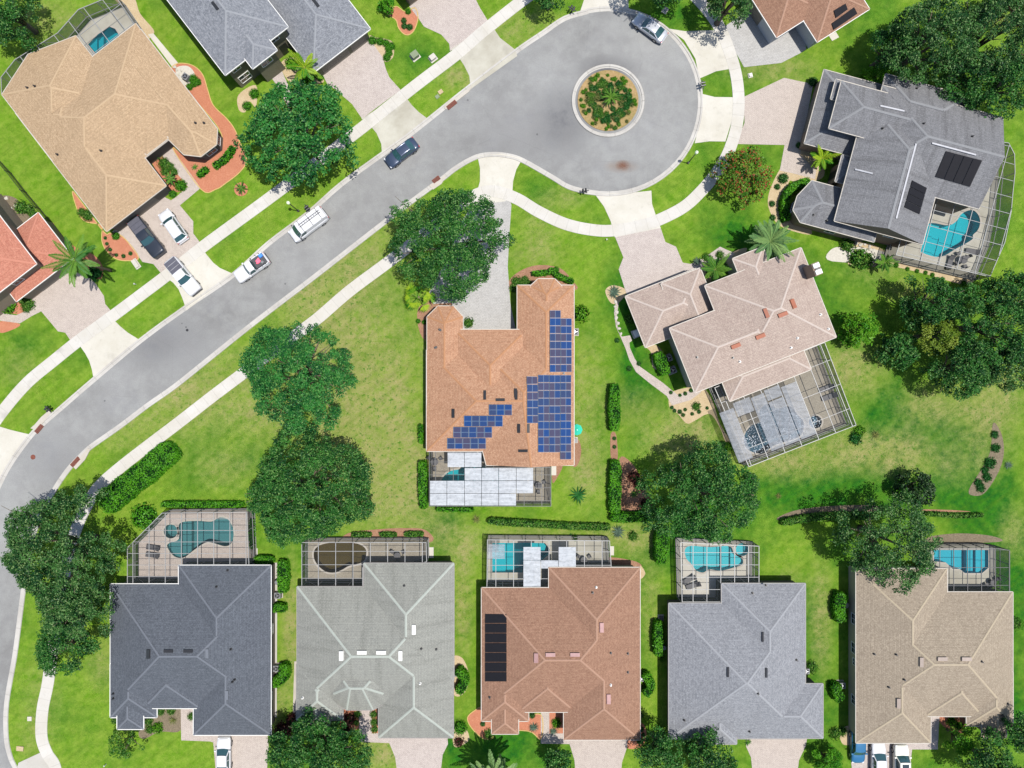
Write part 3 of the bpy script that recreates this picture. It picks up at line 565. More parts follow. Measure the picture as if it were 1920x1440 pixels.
for u, v in ((568, 1308), (788, 1281), (790, 1216), (818, 1217), (758, 1098)): h.pipe(u, v, 'white' if u in (568, 788) else 'darkmetal')
h = House('red_brown_house', 'one-storey house with red-brown roof and tall black solar mats', 'house', 'brown', 'stucco', 'gutter')
h.piece((903, 1200, 1102, 1335)); h.piece((1029, 1200, 1064, 1280)); h.piece((1057, 1200, 1180, 1387)); h.piece((972, 1079, 1225, 1335), 3.1); h.piece((903, 991, 1250, 1352)); h.piece((922, 972, 1284, 1376), 3.0)
h.finish(); openings(h, [(2, 0, 1, .5, 4.9, 0, 2.2, 'garage_door'), (5, 0, 1, .5, 1.5, .9, 1.3, 'window'), (0, -1, 0, .7, 1.2, 1, 1.2, 'window'), (0, -1, 0, .3, 1.2, 1, 1.2, 'window'), (2, 1, 0, .5, 1, 1.1, 1.1, 'window'), (3, 0, 1, .45, 1.2, 0, 2.3, 'front_door')])
M['vent_pink'] = plain('pink_vent_paint', c(214, 170, 165)); M['vent_tan'] = plain('tan_vent_paint', c(205, 186, 172)); M['vent_red'] = plain('terracotta_vent_paint', c(196, 122, 92))
for u, v, hz in ((1006, 1233, 0), (1032, 1228, 1), (1078, 1228, 1), (1127, 1176, 0), (1140, 1310, 0)): h.vent(u, v, hz, M['vent_pink'], 18, 7)
for u, v in ((1118, 1101), (1111, 1111), (1145, 1224), (1177, 1225), (1177, 1260), (1145, 1284), (918, 1307)): h.pipe(u, v, 'white' if v in (1284, 1101) else 'darkmetal')
for k in range(7): h.plate('solar_mat', M['mat'], 910, 950, 1151 + k * 18.2, 1151 + k * 18.2 + 17, .04)
h = House('light_grey_house', 'one-storey house with speckled light grey roof between the red-brown and tan roofs', 'house', 'grey', 'stucco_grey', 'gutter_grey')
h.piece((1254, 1510, 1131, 1385)); h.piece((1353, 1510, 1094, 1292)); h.piece((1399, 1543, 1282, 1384)); h.piece((1254, 1322, 1245, 1386)); h.piece((1310, 1381, 1290, 1395), 3.0)
h.finish(); openings(h, [(2, 0, 1, .5, 4.9, 0, 2.2, 'garage_door'), (4, 0, 1, .5, 1.5, .9, 1.3, 'window'), (0, -1, 0, .4, 1.2, 1, 1.2, 'window'), (0, -1, 0, .7, 1.2, 1, 1.2, 'window'), (1, 1, 0, .5, 1, 1.1, 1.1, 'window'), (4, 1, 0, .7, 1.1, 0, 2.3, 'front_door')])
for u, v, hz in ((1430, 1194, 0), (1365, 1260, 0), (1436, 1261, 0)): h.vent(u, v, hz, M['darkmetal'], 18, 4, .15)
for u, v in ((1411, 1112), (1436, 1097), (1421, 1300), (1283, 1350), (1493, 1237), (1405, 1371)): h.pipe(u, v)
h = House('tan_house', 'one-storey house with tan roof and cream side wall, rightmost of the bottom row', 'house', 'tan', 'stucco', 'gutter')
h.piece((1605, 1899, 1110, 1343)); h.piece((1605, 1776, 1066, 1286)); h.piece((1605, 1745, 1190, 1393)); h.piece((1735, 1842, 1232, 1343), 3.1); h.piece((1812, 1899, 1260, 1361)); h.piece((1841, 1887, 1290, 1383), 3.0)
h.finish(); openings(h, [(2, 0, 1, .5, 4.9, 0, 2.2, 'garage_door'), (5, 0, 1, .5, 1.5, .9, 1.3, 'window'), (1, -1, 0, .46, 1.3, .9, 1.3, 'window'), (2, -1, 0, .14, 1.3, .9, 1.3, 'window'), (2, -1, 0, .66, 1.1, .9, 1.3, 'window'), (1, -1, 0, .85, .8, 1.3, .8, 'window'), (3, 0, 1, .45, 1.2, 0, 2.3, 'front_door'), (2, 1, 0, .85, 1, 1, 1.2, 'window')])
for u, v, hz in ((1728, 1241, 0), (1766, 1236, 1), (1811, 1236, 1), (1685, 1318, 0)): h.vent(u, v, hz, M['vent_tan'], 18, 7)
for u, v in ((1639, 1226), (1680, 1227), (1666, 1288), (1695, 1274), (1889, 1319), (1879, 1340), (1840, 1240)): h.pipe(u, v)
# -- orange roofed house in the middle
h = House('orange_roofed_house', 'one-storey house with orange roof carrying blue solar panels', 'house', 'orange', 'stucco', 'gutter')
h.piece((800, 1076, 656, 846)); h.piece([(801, 594), (821, 574), (850, 574), (868, 594), (868, 760), (801, 760)]); h.piece((852, 988, 618, 790), 3.0); h.piece((970, 1076, 535, 760)); h.piece([(982, 600), (995, 536), (1009, 523), (1040, 523), (1053, 536), (1066, 600)], 2.95); h.piece([(886, 640), (1076, 640), (1076, 872), (912, 872), (886, 770)], gdir=[(0, 1)])
h.finish(); openings(h, [(1, 0, -1, .5, 1.2, .9, 1.3, 'window'), (1, -1, 0, .5, 1.2, .9, 1.3, 'window'), (0, -1, 0, .5, 1.2, .9, 1.3, 'window'), (4, 0, -1, .5, 1.6, .9, 1.3, 'window'), (2, 0, -1, .5, 1.2, 0, 2.3, 'front_door'), (3, -1, 0, .35, 4.6, 0, 2.2, 'garage_door'), (3, 1, 0, .4, 1.2, .9, 1.3, 'window'), (0, 0, 1, .25, 2.4, .1, 2.1, 'window'), (5, 1, 0, .7, 1.2, .9, 1.3, 'window')])
for u, v, hz in ((909, 741, 0), (968, 741, 0), (938, 750, 1), (850, 775, 0), (967, 737, 0), (973, 803, 0), (990, 803, 0), (981, 845, 1)): h.vent(u, v, hz, M['darkmetal'], 17, 5, .15)
for u, v in ((824, 618), (826, 619), (816, 652), (818, 651), (1057, 700)): h.pipe(u, v)
PV = []
def pv(u0, v0, nx, ny, w, hh, tall):
    for i in range(nx):
        for j in range(ny):
            uv = [(0, 0), (1, 0), (1, 1), (0, 1)] if not tall else [(0, 0), (0, 1), (1, 1), (1, 0)]
            h.plate('solar_panel', M['solar'], u0 + i * w + .4, u0 + (i + 1) * w - .4, v0 + j * hh + .4, v0 + (j + 1) * hh - .4, .05, .17, uv)
pv(1029.5, 582, 1, 8, 20.6, 14.5, 0); pv(1050.1, 597, 1, 7, 20.6, 14.4, 0)
pv(987, 706.5, 1, 6, 20.6, 14.5, 0); pv(1007.6, 703, 2, 10, 20.8, 14.5, 0); pv(1049.2, 703, 1, 11, 20.6, 14.4, 0)
pv(916.5, 757, 3, 1, 14.6, 20.5, 1); pv(870, 778, 5, 1, 14.6, 20.5, 1); pv(850, 799, 5, 1, 14.6, 20.5, 1); pv(838.5, 820, 5, 1, 14.6, 20.3, 1)
# -- pink grey house
FP = (.9303, -.3667)
h = House('rose_grey_house', 'two-storey house with faded rose-grey roof, terracotta vents and a tall chimney', 'house', 'pink', 'stucco_sage', 'gutter', FP, .36)
h.piece((942, 1150, 1033, 1163), 5.0, over=.5); h.piece((1033, 1227, 983, 1163), 5.0, over=.5); h.piece((1033, 1160, 970, 1163), 4.6) if False else None
h.piece((887, 1030, 947, 1050), 2.9); h.piece((1100, 1161, 955, 1090), 4.7); h.piece((997, 1161, 1130, 1202), 3.6, gut=True); h.piece((958, 1037, 949, 1110), 3.25)
h.finish(); openings(h, [(2, FP[1], -FP[0], .5, 4.8, 0, 2.2, 'garage_door'), (0, -1, .4, .2, .8, 3.6, .5, 'window'), (0, -1, .4, .45, .6, 3.6, .4, 'window'), (2, -1, .4, .2, 1.0, 0, 2.1, 'door'), (3, -.4, -1, .5, 1.2, 0, 2.4, 'front_door'), (1, 1, -.3, .5, 1.2, 3.3, 1.2, 'window'), (1, 1, -.3, .3, 1.2, .9, 1.2, 'window'), (0, .3, 1, .2, 1.2, 3.3, 1.2, 'window')])
UP = lambda x, y: (FP[0] * x + FP[1] * y, -FP[1] * x + FP[0] * y)
for x, y, hz in ((1437, 587, 0), (1425, 630, 1), (1379, 648, 1), (1486, 570, 0), (1467, 589, 1)): h.vent(*UP(x, y), hz, M['vent_red'], 18, 7)
for x, y, m in ((1387, 678, 'white'), (1374, 671, 'darkmetal'), (1538, 590, 'white'), (1553, 617, 'white'), (1495, 634, 'white'), (1483, 652, 'white'), (1307, 670, 'darkmetal')): h.pipe(*UP(x, y), m)
cb = G(1532, 504, 7.9); mb = MB(); ca = math.atan2(-FP[1], FP[0])
def rbox(mb, cx, cy, a, sx, sy, z0, z1, mi=0):
    cc, ss = math.cos(a), math.sin(a); mb.prism([(cx + x * cc - y * ss, cy + x * ss + y * cc) for x, y in ((-sx / 2, -sy / 2), (sx / 2, -sy / 2), (sx / 2, sy / 2), (-sx / 2, sy / 2))], z0, z1, mi)
rbox(mb, cb[0], cb[1], ca, .95, 1.6, 0, 7.9); rbox(mb, cb[0], cb[1], ca, .55, .55, 7.9, 8.05, 1); ch = h.part('chimney', mb, [M['stucco_pink'], M['darkmetal']])
mb = MB()
for k in (-.42, .42): rbox(mb, cb[0] + k * math.cos(ca + R(90)), cb[1] + k * math.sin(ca + R(90)), ca, .8, .55, 7.902, 8.1)
h.part('chimney_cap', mb, M['white'], ch)
# -- dark weathered grey house at the right
FD = (.966, .259); UD = lambda x, y: (FD[0] * x + FD[1] * y, -FD[1] * x + FD[0] * y)
h = House('weathered_grey_house', 'rambling two-storey house with streaked dark grey roofs and black solar mats, upper right', 'house', 'dark', 'stucco_pink', 'gutter', FD, .40, .3)
h.piece((1618, 1789, -240, -5), 5.0, gdir=[(-.26, .966)]); h.piece((1640, 1874, -274, -97), 5.0, gdir=[(.966, .26)]); h.piece((1526, 1720, -274, -131), 3.2); h.piece((1563, 1760, -262, -170), 5.3)
h.piece([(1557, 14), (1538, -5), (1539, -32), (1558, -67), (1700, -67), (1700, 14)], 3.2); h.piece((1600, 1680, -128, -77), 3.6); h.piece((1552, 1590, -262, -224), 4.6); h.piece((1640, 1800, -296, -200), 4.4)
h.finish(); openings(h, [(0, -.26, 1, .3, 1.2, 3.2, 1.3, 'window'), (0, -.26, 1, .7, 1.2, 3.2, 1.3, 'window'), (3, -1, -.26, .5, 1.8, 3.7, 1, 'window'), (4, -.26, 1, .5, 1.2, .9, 1.4, 'window'), (4, -1, 0, .5, 1.2, .9, 1.4, 'window'), (2, -1, -.26, .5, 4.8, 0, 2.2, 'garage_door'), (6, -1, -.26, .5, 1.0, 3.4, .8, 'window'), (5, -1, -.26, .5, 1.1, 0, 2.3, 'front_door'), (1, .97, .26, .4, 2.0, .2, 2.0, 'window')])
def strip(p0, p1, w=.19):
    a, b = h.at(*UD(*p0)), h.at(*UD(*p1)); mb = MB(); mb.bar(a + Vector((0, 0, .12)), b + Vector((0, 0, .12)), w, .1); h.part('ridge_vent', mb, M['strip'])
strip((1649, 199), (1694, 209)); strip((1602, 318), (1635, 326)); strip((1716, 270), (1679, 410)); strip((1746, 269), (1828, 291))
def matq(pts, n):
    P = [h.at(*UD(*p)) for p in pts]; nn = (P[2] - P[0]).cross(P[3] - P[1]).normalized(); nn = nn if nn.z > 0 else -nn
    for k in range(n):
        a, b = k / n + .01, (k + 1) / n - .01; q = [P[0].lerp(P[1], a), P[0].lerp(P[1], b), P[3].lerp(P[2], b), P[3].lerp(P[2], a)]; mb = MB(); t = [x + nn * .12 for x in q]; mb.face(t); mb.face([x + nn * .05 for x in q][::-1])
        for i in range(4): mb.face([q[i] + nn * .05, q[(i + 1) % 4] + nn * .05, t[(i + 1) % 4], t[i]])
        h.part('solar_mat', mb, M['mat'])
matq([(1772, 283), (1841, 301), (1818, 350), (1752, 331)], 4); matq([(1709, 338), (1694, 389), (1722, 402), (1736, 352)], 4)
for p in ((1654, 241), (1731, 232), (1822, 256), (1525, 403), (1549, 414), (1718, 166)): h.pipe(*UD(*p))
# -- houses along the street at the top left
h = House('beige_roofed_house', 'sprawling one-storey house with sand-beige roof and a screened pool behind, top left', 'house', 'beige', 'stucco_grey', 'gutter', F37, .33)
h.piece((-106, 35, 185, 466)); h.piece((-106, 175, 190, 400)); h.piece([(-105, 143), (-20, 113), (72, 140), (74, 300), (-105, 300)], 2.9); h.piece([(78, 205), (176, 205), (176, 440), (157, 462), (120, 462), (97, 440), (78, 300)]); h.piece((41, 92, 300, 398), 3.0)
h.finish(); openings(h, [(0, F37[1] * -1, F37[0], .5, 4.8, 0, 2.2, 'garage_door'), (3, .61, .79, .5, 1.3, .9, 1.3, 'window'), (3, .97, .2, .5, 1.0, .9, 1.3, 'window'), (4, .61, .79, .5, 1.2, 0, 2.3, 'front_door'), (3, .79, -.61, .4, 1.3, .9, 1.3, 'window'), (0, -.79, .61, .5, 1.3, .9, 1.3, 'window')])
for p in ((52, 165), (66, 162), (190, 283), (108, 290), (367, 231), (383, 231)): h.pipe(*U37(*p))
h = House('mottled_grey_house', 'two-storey house with mottled blue-grey roof and arched front window, top edge behind the round oak', 'house', 'slate', 'stucco_olive', 'white', F37, .40)
h.piece((249, 398, 120, 369), 5.2); h.piece((297, 355, 230, 391), 5.25); h.piece((383, 518, 180, 466), 2.9)
h.finish(); openings(h, [(2, .61, .79, .35, 4.4, 0, 2.2, 'garage_door'), (2, .61, .79, .8, 2.4, 0, 2.2, 'garage_door'), (0, .61, .79, .12, 1.1, 3.8, 1.0, 'window'), (1, .61, .79, .5, 1.5, 3.4, 1.5, 'window'), (0, .61, .79, .8, 1.1, 3.8, 1.0, 'window'), (0, .61, .79, .14, 1.5, .8, 1.5, 'window'), (0, .61, .79, .84, 1.1, 0, 2.3, 'front_door')])
h.vent(*U37(404, 11), 0, M['darkmetal'], 18, 5, .15); h.vent(*U37(592, 6), 0, M['darkmetal'], 18, 5, .15)
h = House('salmon_roofed_house', 'two-storey house with salmon-red roof on the left edge beside a tall palm', 'house', 'red', 'stucco_tan', 'white', F37, .40)
h.piece((-430, -247, 230, 434), 5.4); h.piece((-320, -186, 360, 467), 2.9)
h.finish(); openings(h, [(0, .61, .79, .3, 1.2, 3.6, 1.2, 'window'), (0, .61, .79, .7, 1.2, 3.6, 1.2, 'window'), (1, .61, .79, .5, 4.8, 0, 2.2, 'garage_door')])
h = House('corner_house_at_top', 'sliver of a grey-roofed house cut by the top edge', 'house', 'slate', 'stucco_tan', 'white', F37, .40)
h.piece((606, 720, 250, 462), 2.9); h.finish()
h = House('brick_red_house', 'brick-red roofed house with two black solar mats, cut by the top edge', 'house', 'brown', 'stucco_white', 'white', (.845, -.535), .40)
UR = lambda x, y: (.845 * x - .535 * y, .535 * x + .845 * y)
a_ = UR(1532, 79); b_ = UR(1630, 17); h.piece((a_[0], b_[0], a_[1] - 150, a_[1]), 3.0); h.piece((a_[0] - 60, a_[0] + 40, a_[1] - 250, a_[1] - 48), 3.0)
h.finish(); openings(h, [(1, -.85, .53, .6, 4.6, 0, 2.2, 'garage_door'), (0, .3, 1, .5, 1.2, .9, 1.3, 'window')])
for q in (((1558, 44), (1600, 14), (1606, 26), (1562, 56)), ((1562, 20), (1584, 7), (1588, 18), (1566, 34))):
    P = [h.at(*UR(*p)) for p in q]; mb = MB(); nn = (P[2] - P[0]).cross(P[3] - P[1]).normalized(); nn = nn if nn.z > 0 else -nn; mb.face([x + nn * .14 for x in P]); mb.face([x + nn * .06 for x in P][::-1])
    for i in range(4): mb.face([P[i] + nn * .06, P[(i + 1) % 4] + nn * .06, P[(i + 1) % 4] + nn * .14, P[i] + nn * .14])
    h.part('solar_mat', mb, M['mat'])
# ---------------------------------------------------------------- pool cages, decks and pools
def isect(poly, p, d):
    ts = []
    for i in range(len(poly)):
        a, b = poly[i], poly[(i + 1) % len(poly)]; ex, ey = b[0] - a[0], b[1] - a[1]; den = d[0] * ey - d[1] * ex
        if abs(den) < 1e-9: continue
        t = ((a[0] - p[0]) * ey - (a[1] - p[1]) * ex) / den; s_ = ((a[0] - p[0]) * d[1] - (a[1] - p[1]) * d[0]) / den
        if 0 <= s_ < 1: ts.append(t)
    return sorted(ts)
def cage(label, top, barm, ang, pools, deckm, z=2.75, sx=2.35, sy=1.75, white=(), ppan=(), grp=None, holes_smooth=4, watercol=(.5, .9, .92, 1), basin=c(70, 205, 215), spark=0, bw=.075, skip=(), wlabel='', sp=None):
    P = GP(top, z)
    if area(P) < 0: P = P[::-1]
    cx = sum(p[0] for p in P) / len(P); cy = sum(p[1] for p in P) / len(P); root = tag(empty('pool_cage', (cx, cy, 0)), label, 'pool cage')
    L = lambda p, zz: Vector((p[0] - cx, p[1] - cy, zz)); f = MB(); w = MB(); n = len(P)
    for i in range(n):
        a, b = P[i], P[(i + 1) % n]; ln = math.dist(a, b)
        for zz in (z, 1.0, .14): f.bar(L(a, zz), L(b, zz), bw)
        k = max(1, round(ln / sx))
        for j in range(k):
            t = j / k; q = (a[0] + (b[0] - a[0]) * t, a[1] + (b[1] - a[1]) * t); f.bar(L(q, .1), L(q, z), bw)
        w.face([L(a, .12), L(b, .12), L(b, z - .05), L(a, z - .05)])
        if ln > 5: f.bar(L(a, .2), L((a[0] + (b[0] - a[0]) / k, a[1] + (b[1] - a[1]) / k), z - .1), .045)
    d = (math.cos(R(ang)), math.sin(R(ang))); e = (-d[1], d[0])
    for dd, ee, sp_, bb, dz in ((d, e, sx, bw, 0), (e, d, sy, bw * .75, -.05)):
        pr = [(p[0] - cx) * dd[0] + (p[1] - cy) * dd[1] for p in P]; k0 = math.ceil(min(pr) / sp_); 
        for k in range(k0, int(max(pr) / sp_) + 1):
            o = (cx + dd[0] * (k + .0) * sp_, cy + dd[1] * (k + .0) * sp_); ts = isect(P, o, ee)
            for a, b in zip(ts[::2], ts[1::2]): f.bar(L((o[0] + ee[0] * a, o[1] + ee[1] * a), z + dz), L((o[0] + ee[0] * b, o[1] + ee[1] * b), z + dz), bb)
    f.build('frame', M[barm], root); rs = MB(); rs.tess([[(p[0] - cx, p[1] - cy) for p in P]], z - .09); rs.build('roof_screen', M['screen'], root); w.build('wall_screen', M['screenw'], root)
    for lst, m, nm in ((white, 'wpanel', 'white_roof_panel'), (ppan, 'ppanel', 'clear_roof_panel')):
        for q in lst:
            q = [(q[0], q[2]), (q[1], q[2]), (q[1], q[3]), (q[0], q[3])] if not hasattr(q[0], '__len__') else q
            p = [(x - cx, y - cy) for x, y in GP(q, z)]; mb = MB(); mb.prism(inset(p if area(p) > 0 else p[::-1], .03), z + .05, z + .075); mb.build(nm, M[m], root)
    hs = []
    for pl, depth in pools:
        q = catmull(GP(pl), holes_smooth) if holes_smooth else GP(pl)
        if area(q) < 0: q = q[::-1]
        hs.append(q)
    dk = MB(); deck = inset(P, .02) if False else P; dk.tess([deck] + [h_[::-1] for h_ in hs], .12)
    for i in range(n): a, b = P[i], P[(i + 1) % n]; dk.face([(a[0], a[1], -.02), (b[0], b[1], -.02), (b[0], b[1], .12), (a[0], a[1], .12)])
    tag(dk.build('pool_deck', M[deckm]), kind='structure')
    wm = water('water_' + str(len(POOLS)), watercol, spark); bm_ = NT('basin_' + str(len(POOLS))); vv = bm_.coord(); bmt = bm_.fin(bm_.mix(bm_.noise(vv, .7, 3, .5, .2, .8), basin, tuple(min(1, x * 1.06) for x in basin[:3]) + (1,)), .6)
    px_, py_ = hs[0][0]; rt = tag(empty('swimming_pool', (px_, py_, 0)), wlabel, 'swimming pool')
    for q, (pl, depth) in zip(hs, pools):
        POOLS.append(q); l = [(x - px_, y - py_) for x, y in q]; mb = MB()
        for i in range(len(l)): a, b = l[i], l[(i + 1) % len(l)]; mb.face([(a[0], a[1], -depth), (b[0], b[1], -depth), (b[0], b[1], .115), (a[0], a[1], .115)][::-1])
        mb.tess([l], -depth)
        if depth > 1:
            cxx = sum(p[0] for p in l) / len(l); cyy = sum(p[1] for p in l) / len(l); st = [p for p in l]
            far = max(l, key=lambda p: (p[0] - cxx) ** 2); s_ = [(cxx + (p[0] - cxx) * .999, cyy + (p[1] - cyy) * .999) for p in l]
            sh = clip(s_ if area(s_) > 0 else s_[::-1], lambda p: (p[0] - cxx) * (1 if far[0] > cxx else -1) - abs(far[0] - cxx) * .62)
            if len(sh) > 2: mb.prism(sh, -depth + .01, -.35, bottom=False)
            sh = clip(s_ if area(s_) > 0 else s_[::-1], lambda p: (p[0] - cxx) * (1 if far[0] > cxx else -1) - abs(far[0] - cxx) * .36)
            if len(sh) > 2: mb.prism(sh, -depth + .01, -.75, bottom=False)
        mb.build('basin', bmt, rt); mb = MB(); mb.tess([l], .02); mb.build('water', wm, rt)
        mb = MB(); ll = [(x - px_, y - py_) for x, y in q] ; ribbon(mb, ll + ll[:1], [(-.22, .121), (-.22, .145), (.0, .145), (.0, .05)]); mb.build('coping', M['patch'], rt)
    return root
circ = lambda x, y, r, n=14: [(x + r * math.cos(6.2832 * k / n), y + r * math.sin(6.2832 * k / n)) for k in range(n)]
cage('bronze pool cage over a kidney pool with a round spa, behind the slate-blue roof', [(239, 1027), (304, 962), (463, 960), (467, 1062), (335, 1063), (335, 1096), (239, 1095)], 'bar_w', 0, [(ZP(0, 720, 4, [(1350, 1045), (1480, 1025), (1590, 1030), (1650, 1000), (1720, 1020), (1755, 1110), (1740, 1190), (1690, 1215), (1600, 1190), (1540, 1190), (1450, 1250), (1380, 1300), (1310, 1290), (1258, 1220), (1275, 1190), (1345, 1160)]), 1.5), (circ(321, 996, 13), .9)], 'pave_beige', sx=2.1, sy=1.5, watercol=(.55, .78, .80, 1), basin=c(136, 172, 172), wlabel='slate-teal free-form pool with a small round spa behind the slate-blue roof')
cage('white-barred pool cage over a murky olive pool, behind the grey-green roof', [(566, 1017), (799, 1017), (800, 1053), (770, 1062), (680, 1064), (680, 1100), (566, 1100)], 'bar_w', 0, [(ZP(480, 720, 4, [(450, 1230), (520, 1195), (640, 1185), (760, 1195), (820, 1230), (828, 1280), (800, 1335), (700, 1362), (650, 1390), (590, 1412), (520, 1402), (460, 1350), (435, 1290)]), 1.4)], 'pave_stone', sx=2.25, watercol=(.55, .53, .42, 1), basin=c(150, 136, 98), wlabel='murky olive-brown kidney pool behind the grey-green roof')
cage('pool cage with scattered white roof panels, behind the red-brown roof', [(914, 1012), (1143, 1014), (1146, 1064), (1030, 1066), (1030, 1103), (913, 1101)], 'bar_w', 0, [(([(923, 1018), (985, 1017), (1022, 1018), (1031, 1030), (1028, 1040), (1014, 1051), (982, 1057), (980, 1073), (923, 1073)]), 1.5)], 'conc_old', sx=2.3, white=[(981, 1014, 1025, 1050), (981, 1014, 1050, 1100), (1014, 1047, 1050, 1066), (1047, 1080, 1025, 1066)], ppan=[(915, 947, 1020, 1048)], holes_smooth=0, wlabel='turquoise angular pool partly under white panels behind the red-brown roof')
cage('grey pool cage over a pale blue free-form pool, behind the light grey roof', [(1276, 1017), (1423, 1024), (1423, 1094), (1354, 1096), (1353, 1132), (1279, 1131)], 'bar_w', 0, [(ZP(960, 720, 4, [(1295, 1240), (1340, 1212), (1480, 1222), (1630, 1215), (1665, 1275), (1725, 1310), (1722, 1352), (1660, 1375), (1560, 1398), (1480, 1388), (1430, 1412), (1380, 1396), (1345, 1350), (1305, 1305)]), 1.3), (circ(1391, 1030, 12), .6)], 'conc', sx=1.8, sy=1.6, basin=c(150, 220, 228), wlabel='pale blue free-form pool with a shallow round spa behind the light grey roof')
cage('pool cage right of the shaggy tree, behind the tan roof', [(1745, 1028), (1870, 1028), (1893, 1032), (1893, 1112), (1777, 1112), (1776, 1070), (1745, 1068)], 'bar_d', 0, [(([(1750, 1030), (1852, 1031), (1852, 1064), (1840, 1074), (1808, 1074), (1798, 1066), (1785, 1066), (1772, 1054), (1750, 1052)]), 1.5)], 'conc_old', sx=1.8, sy=2.3, basin=c(110, 205, 225), holes_smooth=0, wlabel='light blue pool with cut corners behind the tan roof')
wp = [(839, 871, 848, 876), (871, 903, 848, 876)] + [(a, b, 877, 901) for a, b in ((871, 903), (903, 935), (935, 968), (968, 1000))] + [(a, b, 901, 925) for a, b in ((806, 838), (838, 871), (871, 903), (903, 935), (935, 968), (968, 1000))] + [(a, b, 925, 948) for a, b in ((806, 838), (838, 871), (871, 903), (903, 935), (935, 968))]
cage('long pool cage mostly roofed in white panels, below the orange roof', [(805, 846), (911, 846), (911, 876), (1033, 876), (1033, 949), (805, 949)], 'bar_d', 0, [(([(828, 901), (836, 889), (848, 882), (860, 880), (868, 876), (905, 874), (935, 880), (945, 892), (945, 915), (905, 918), (860, 914), (835, 911)]), 1.5)], 'pave_stone', sx=2.3, sy=1.68, white=wp, wlabel='teal pool showing through the gap in white panels below the orange roof')
UQ = lambda u, v: (FP[0] * u - FP[1] * v, FP[1] * u + FP[0] * v)
ppl = [[UQ(a, v0), UQ(b, v0), UQ(b, v1), UQ(a, v1)] for a, b, v0, v1 in ((1035, 1062, 1210, 1318), (1000, 1034, 1207, 1235), (1063, 1094, 1230, 1318), (1063, 1094, 1206, 1228), (1095, 1126, 1212, 1318), (970, 999, 1215, 1316))]
cage('large tilted pool cage over a glittering grey-blue pool, behind the rose-grey roof', [(1340, 727), (1546, 642), (1605, 797), (1404, 875)], 'bar_w', 21.5, [(([(1397, 812), (1408, 798), (1426, 790), (1423, 772), (1438, 757), (1457, 766), (1480, 762), (1495, 778), (1506, 792), (1502, 814), (1485, 824), (1450, 835), (1430, 850), (1405, 845), (1394, 830)]), 1.2), (circ(1528, 791, 12), .8)], 'pave_stone', sx=2.35, sy=3.4, ppan=ppl, watercol=(.55, .68, .75, 1), basin=c(120, 150, 165), spark=1.0, wlabel='glittering grey-blue pool with a round spa behind the rose-grey roof')
cage('curved tall pool cage over a bright turquoise pool, right of the weathered grey roof', [(1840, 262), (1891, 268), (1902, 289), (1903, 324), (1899, 361), (1896, 396), (1884, 454), (1856, 519), (1680, 478), (1692, 440), (1720, 440), (1755, 360)], 'bar_w', -15, [(ZP(1660, 260, 5.14, [(395, 850), (450, 815), (600, 838), (680, 795), (720, 735), (790, 695), (855, 700), (900, 760), (905, 830), (880, 890), (838, 930), (828, 975), (680, 1060), (520, 1142), (350, 1100), (345, 1050)]), 1.5)], 'conc_old', z=3.2, sx=2.4, sy=2.1, basin=c(60, 208, 220), wlabel='bright turquoise pool widening to a round end, right of the weathered grey roof')
cage('pool cage over a teal pool wrapped by the beige roof, top left', [(3, 178), (2, 145), (28, 112), (108, 62), (147, 18), (215, -10), (262, 60), (200, 100), (100, 130)], 'bar_w', 37, [(([(166, 84), (185, 65), (207, 51), (217, 55), (230, 76), (211, 97), (187, 109)]), 1.4)], 'conc_old', sx=2.6, sy=3, holes_smooth=0, basin=c(40, 180, 195), wlabel='teal pool in the notch of the beige roof, top left')
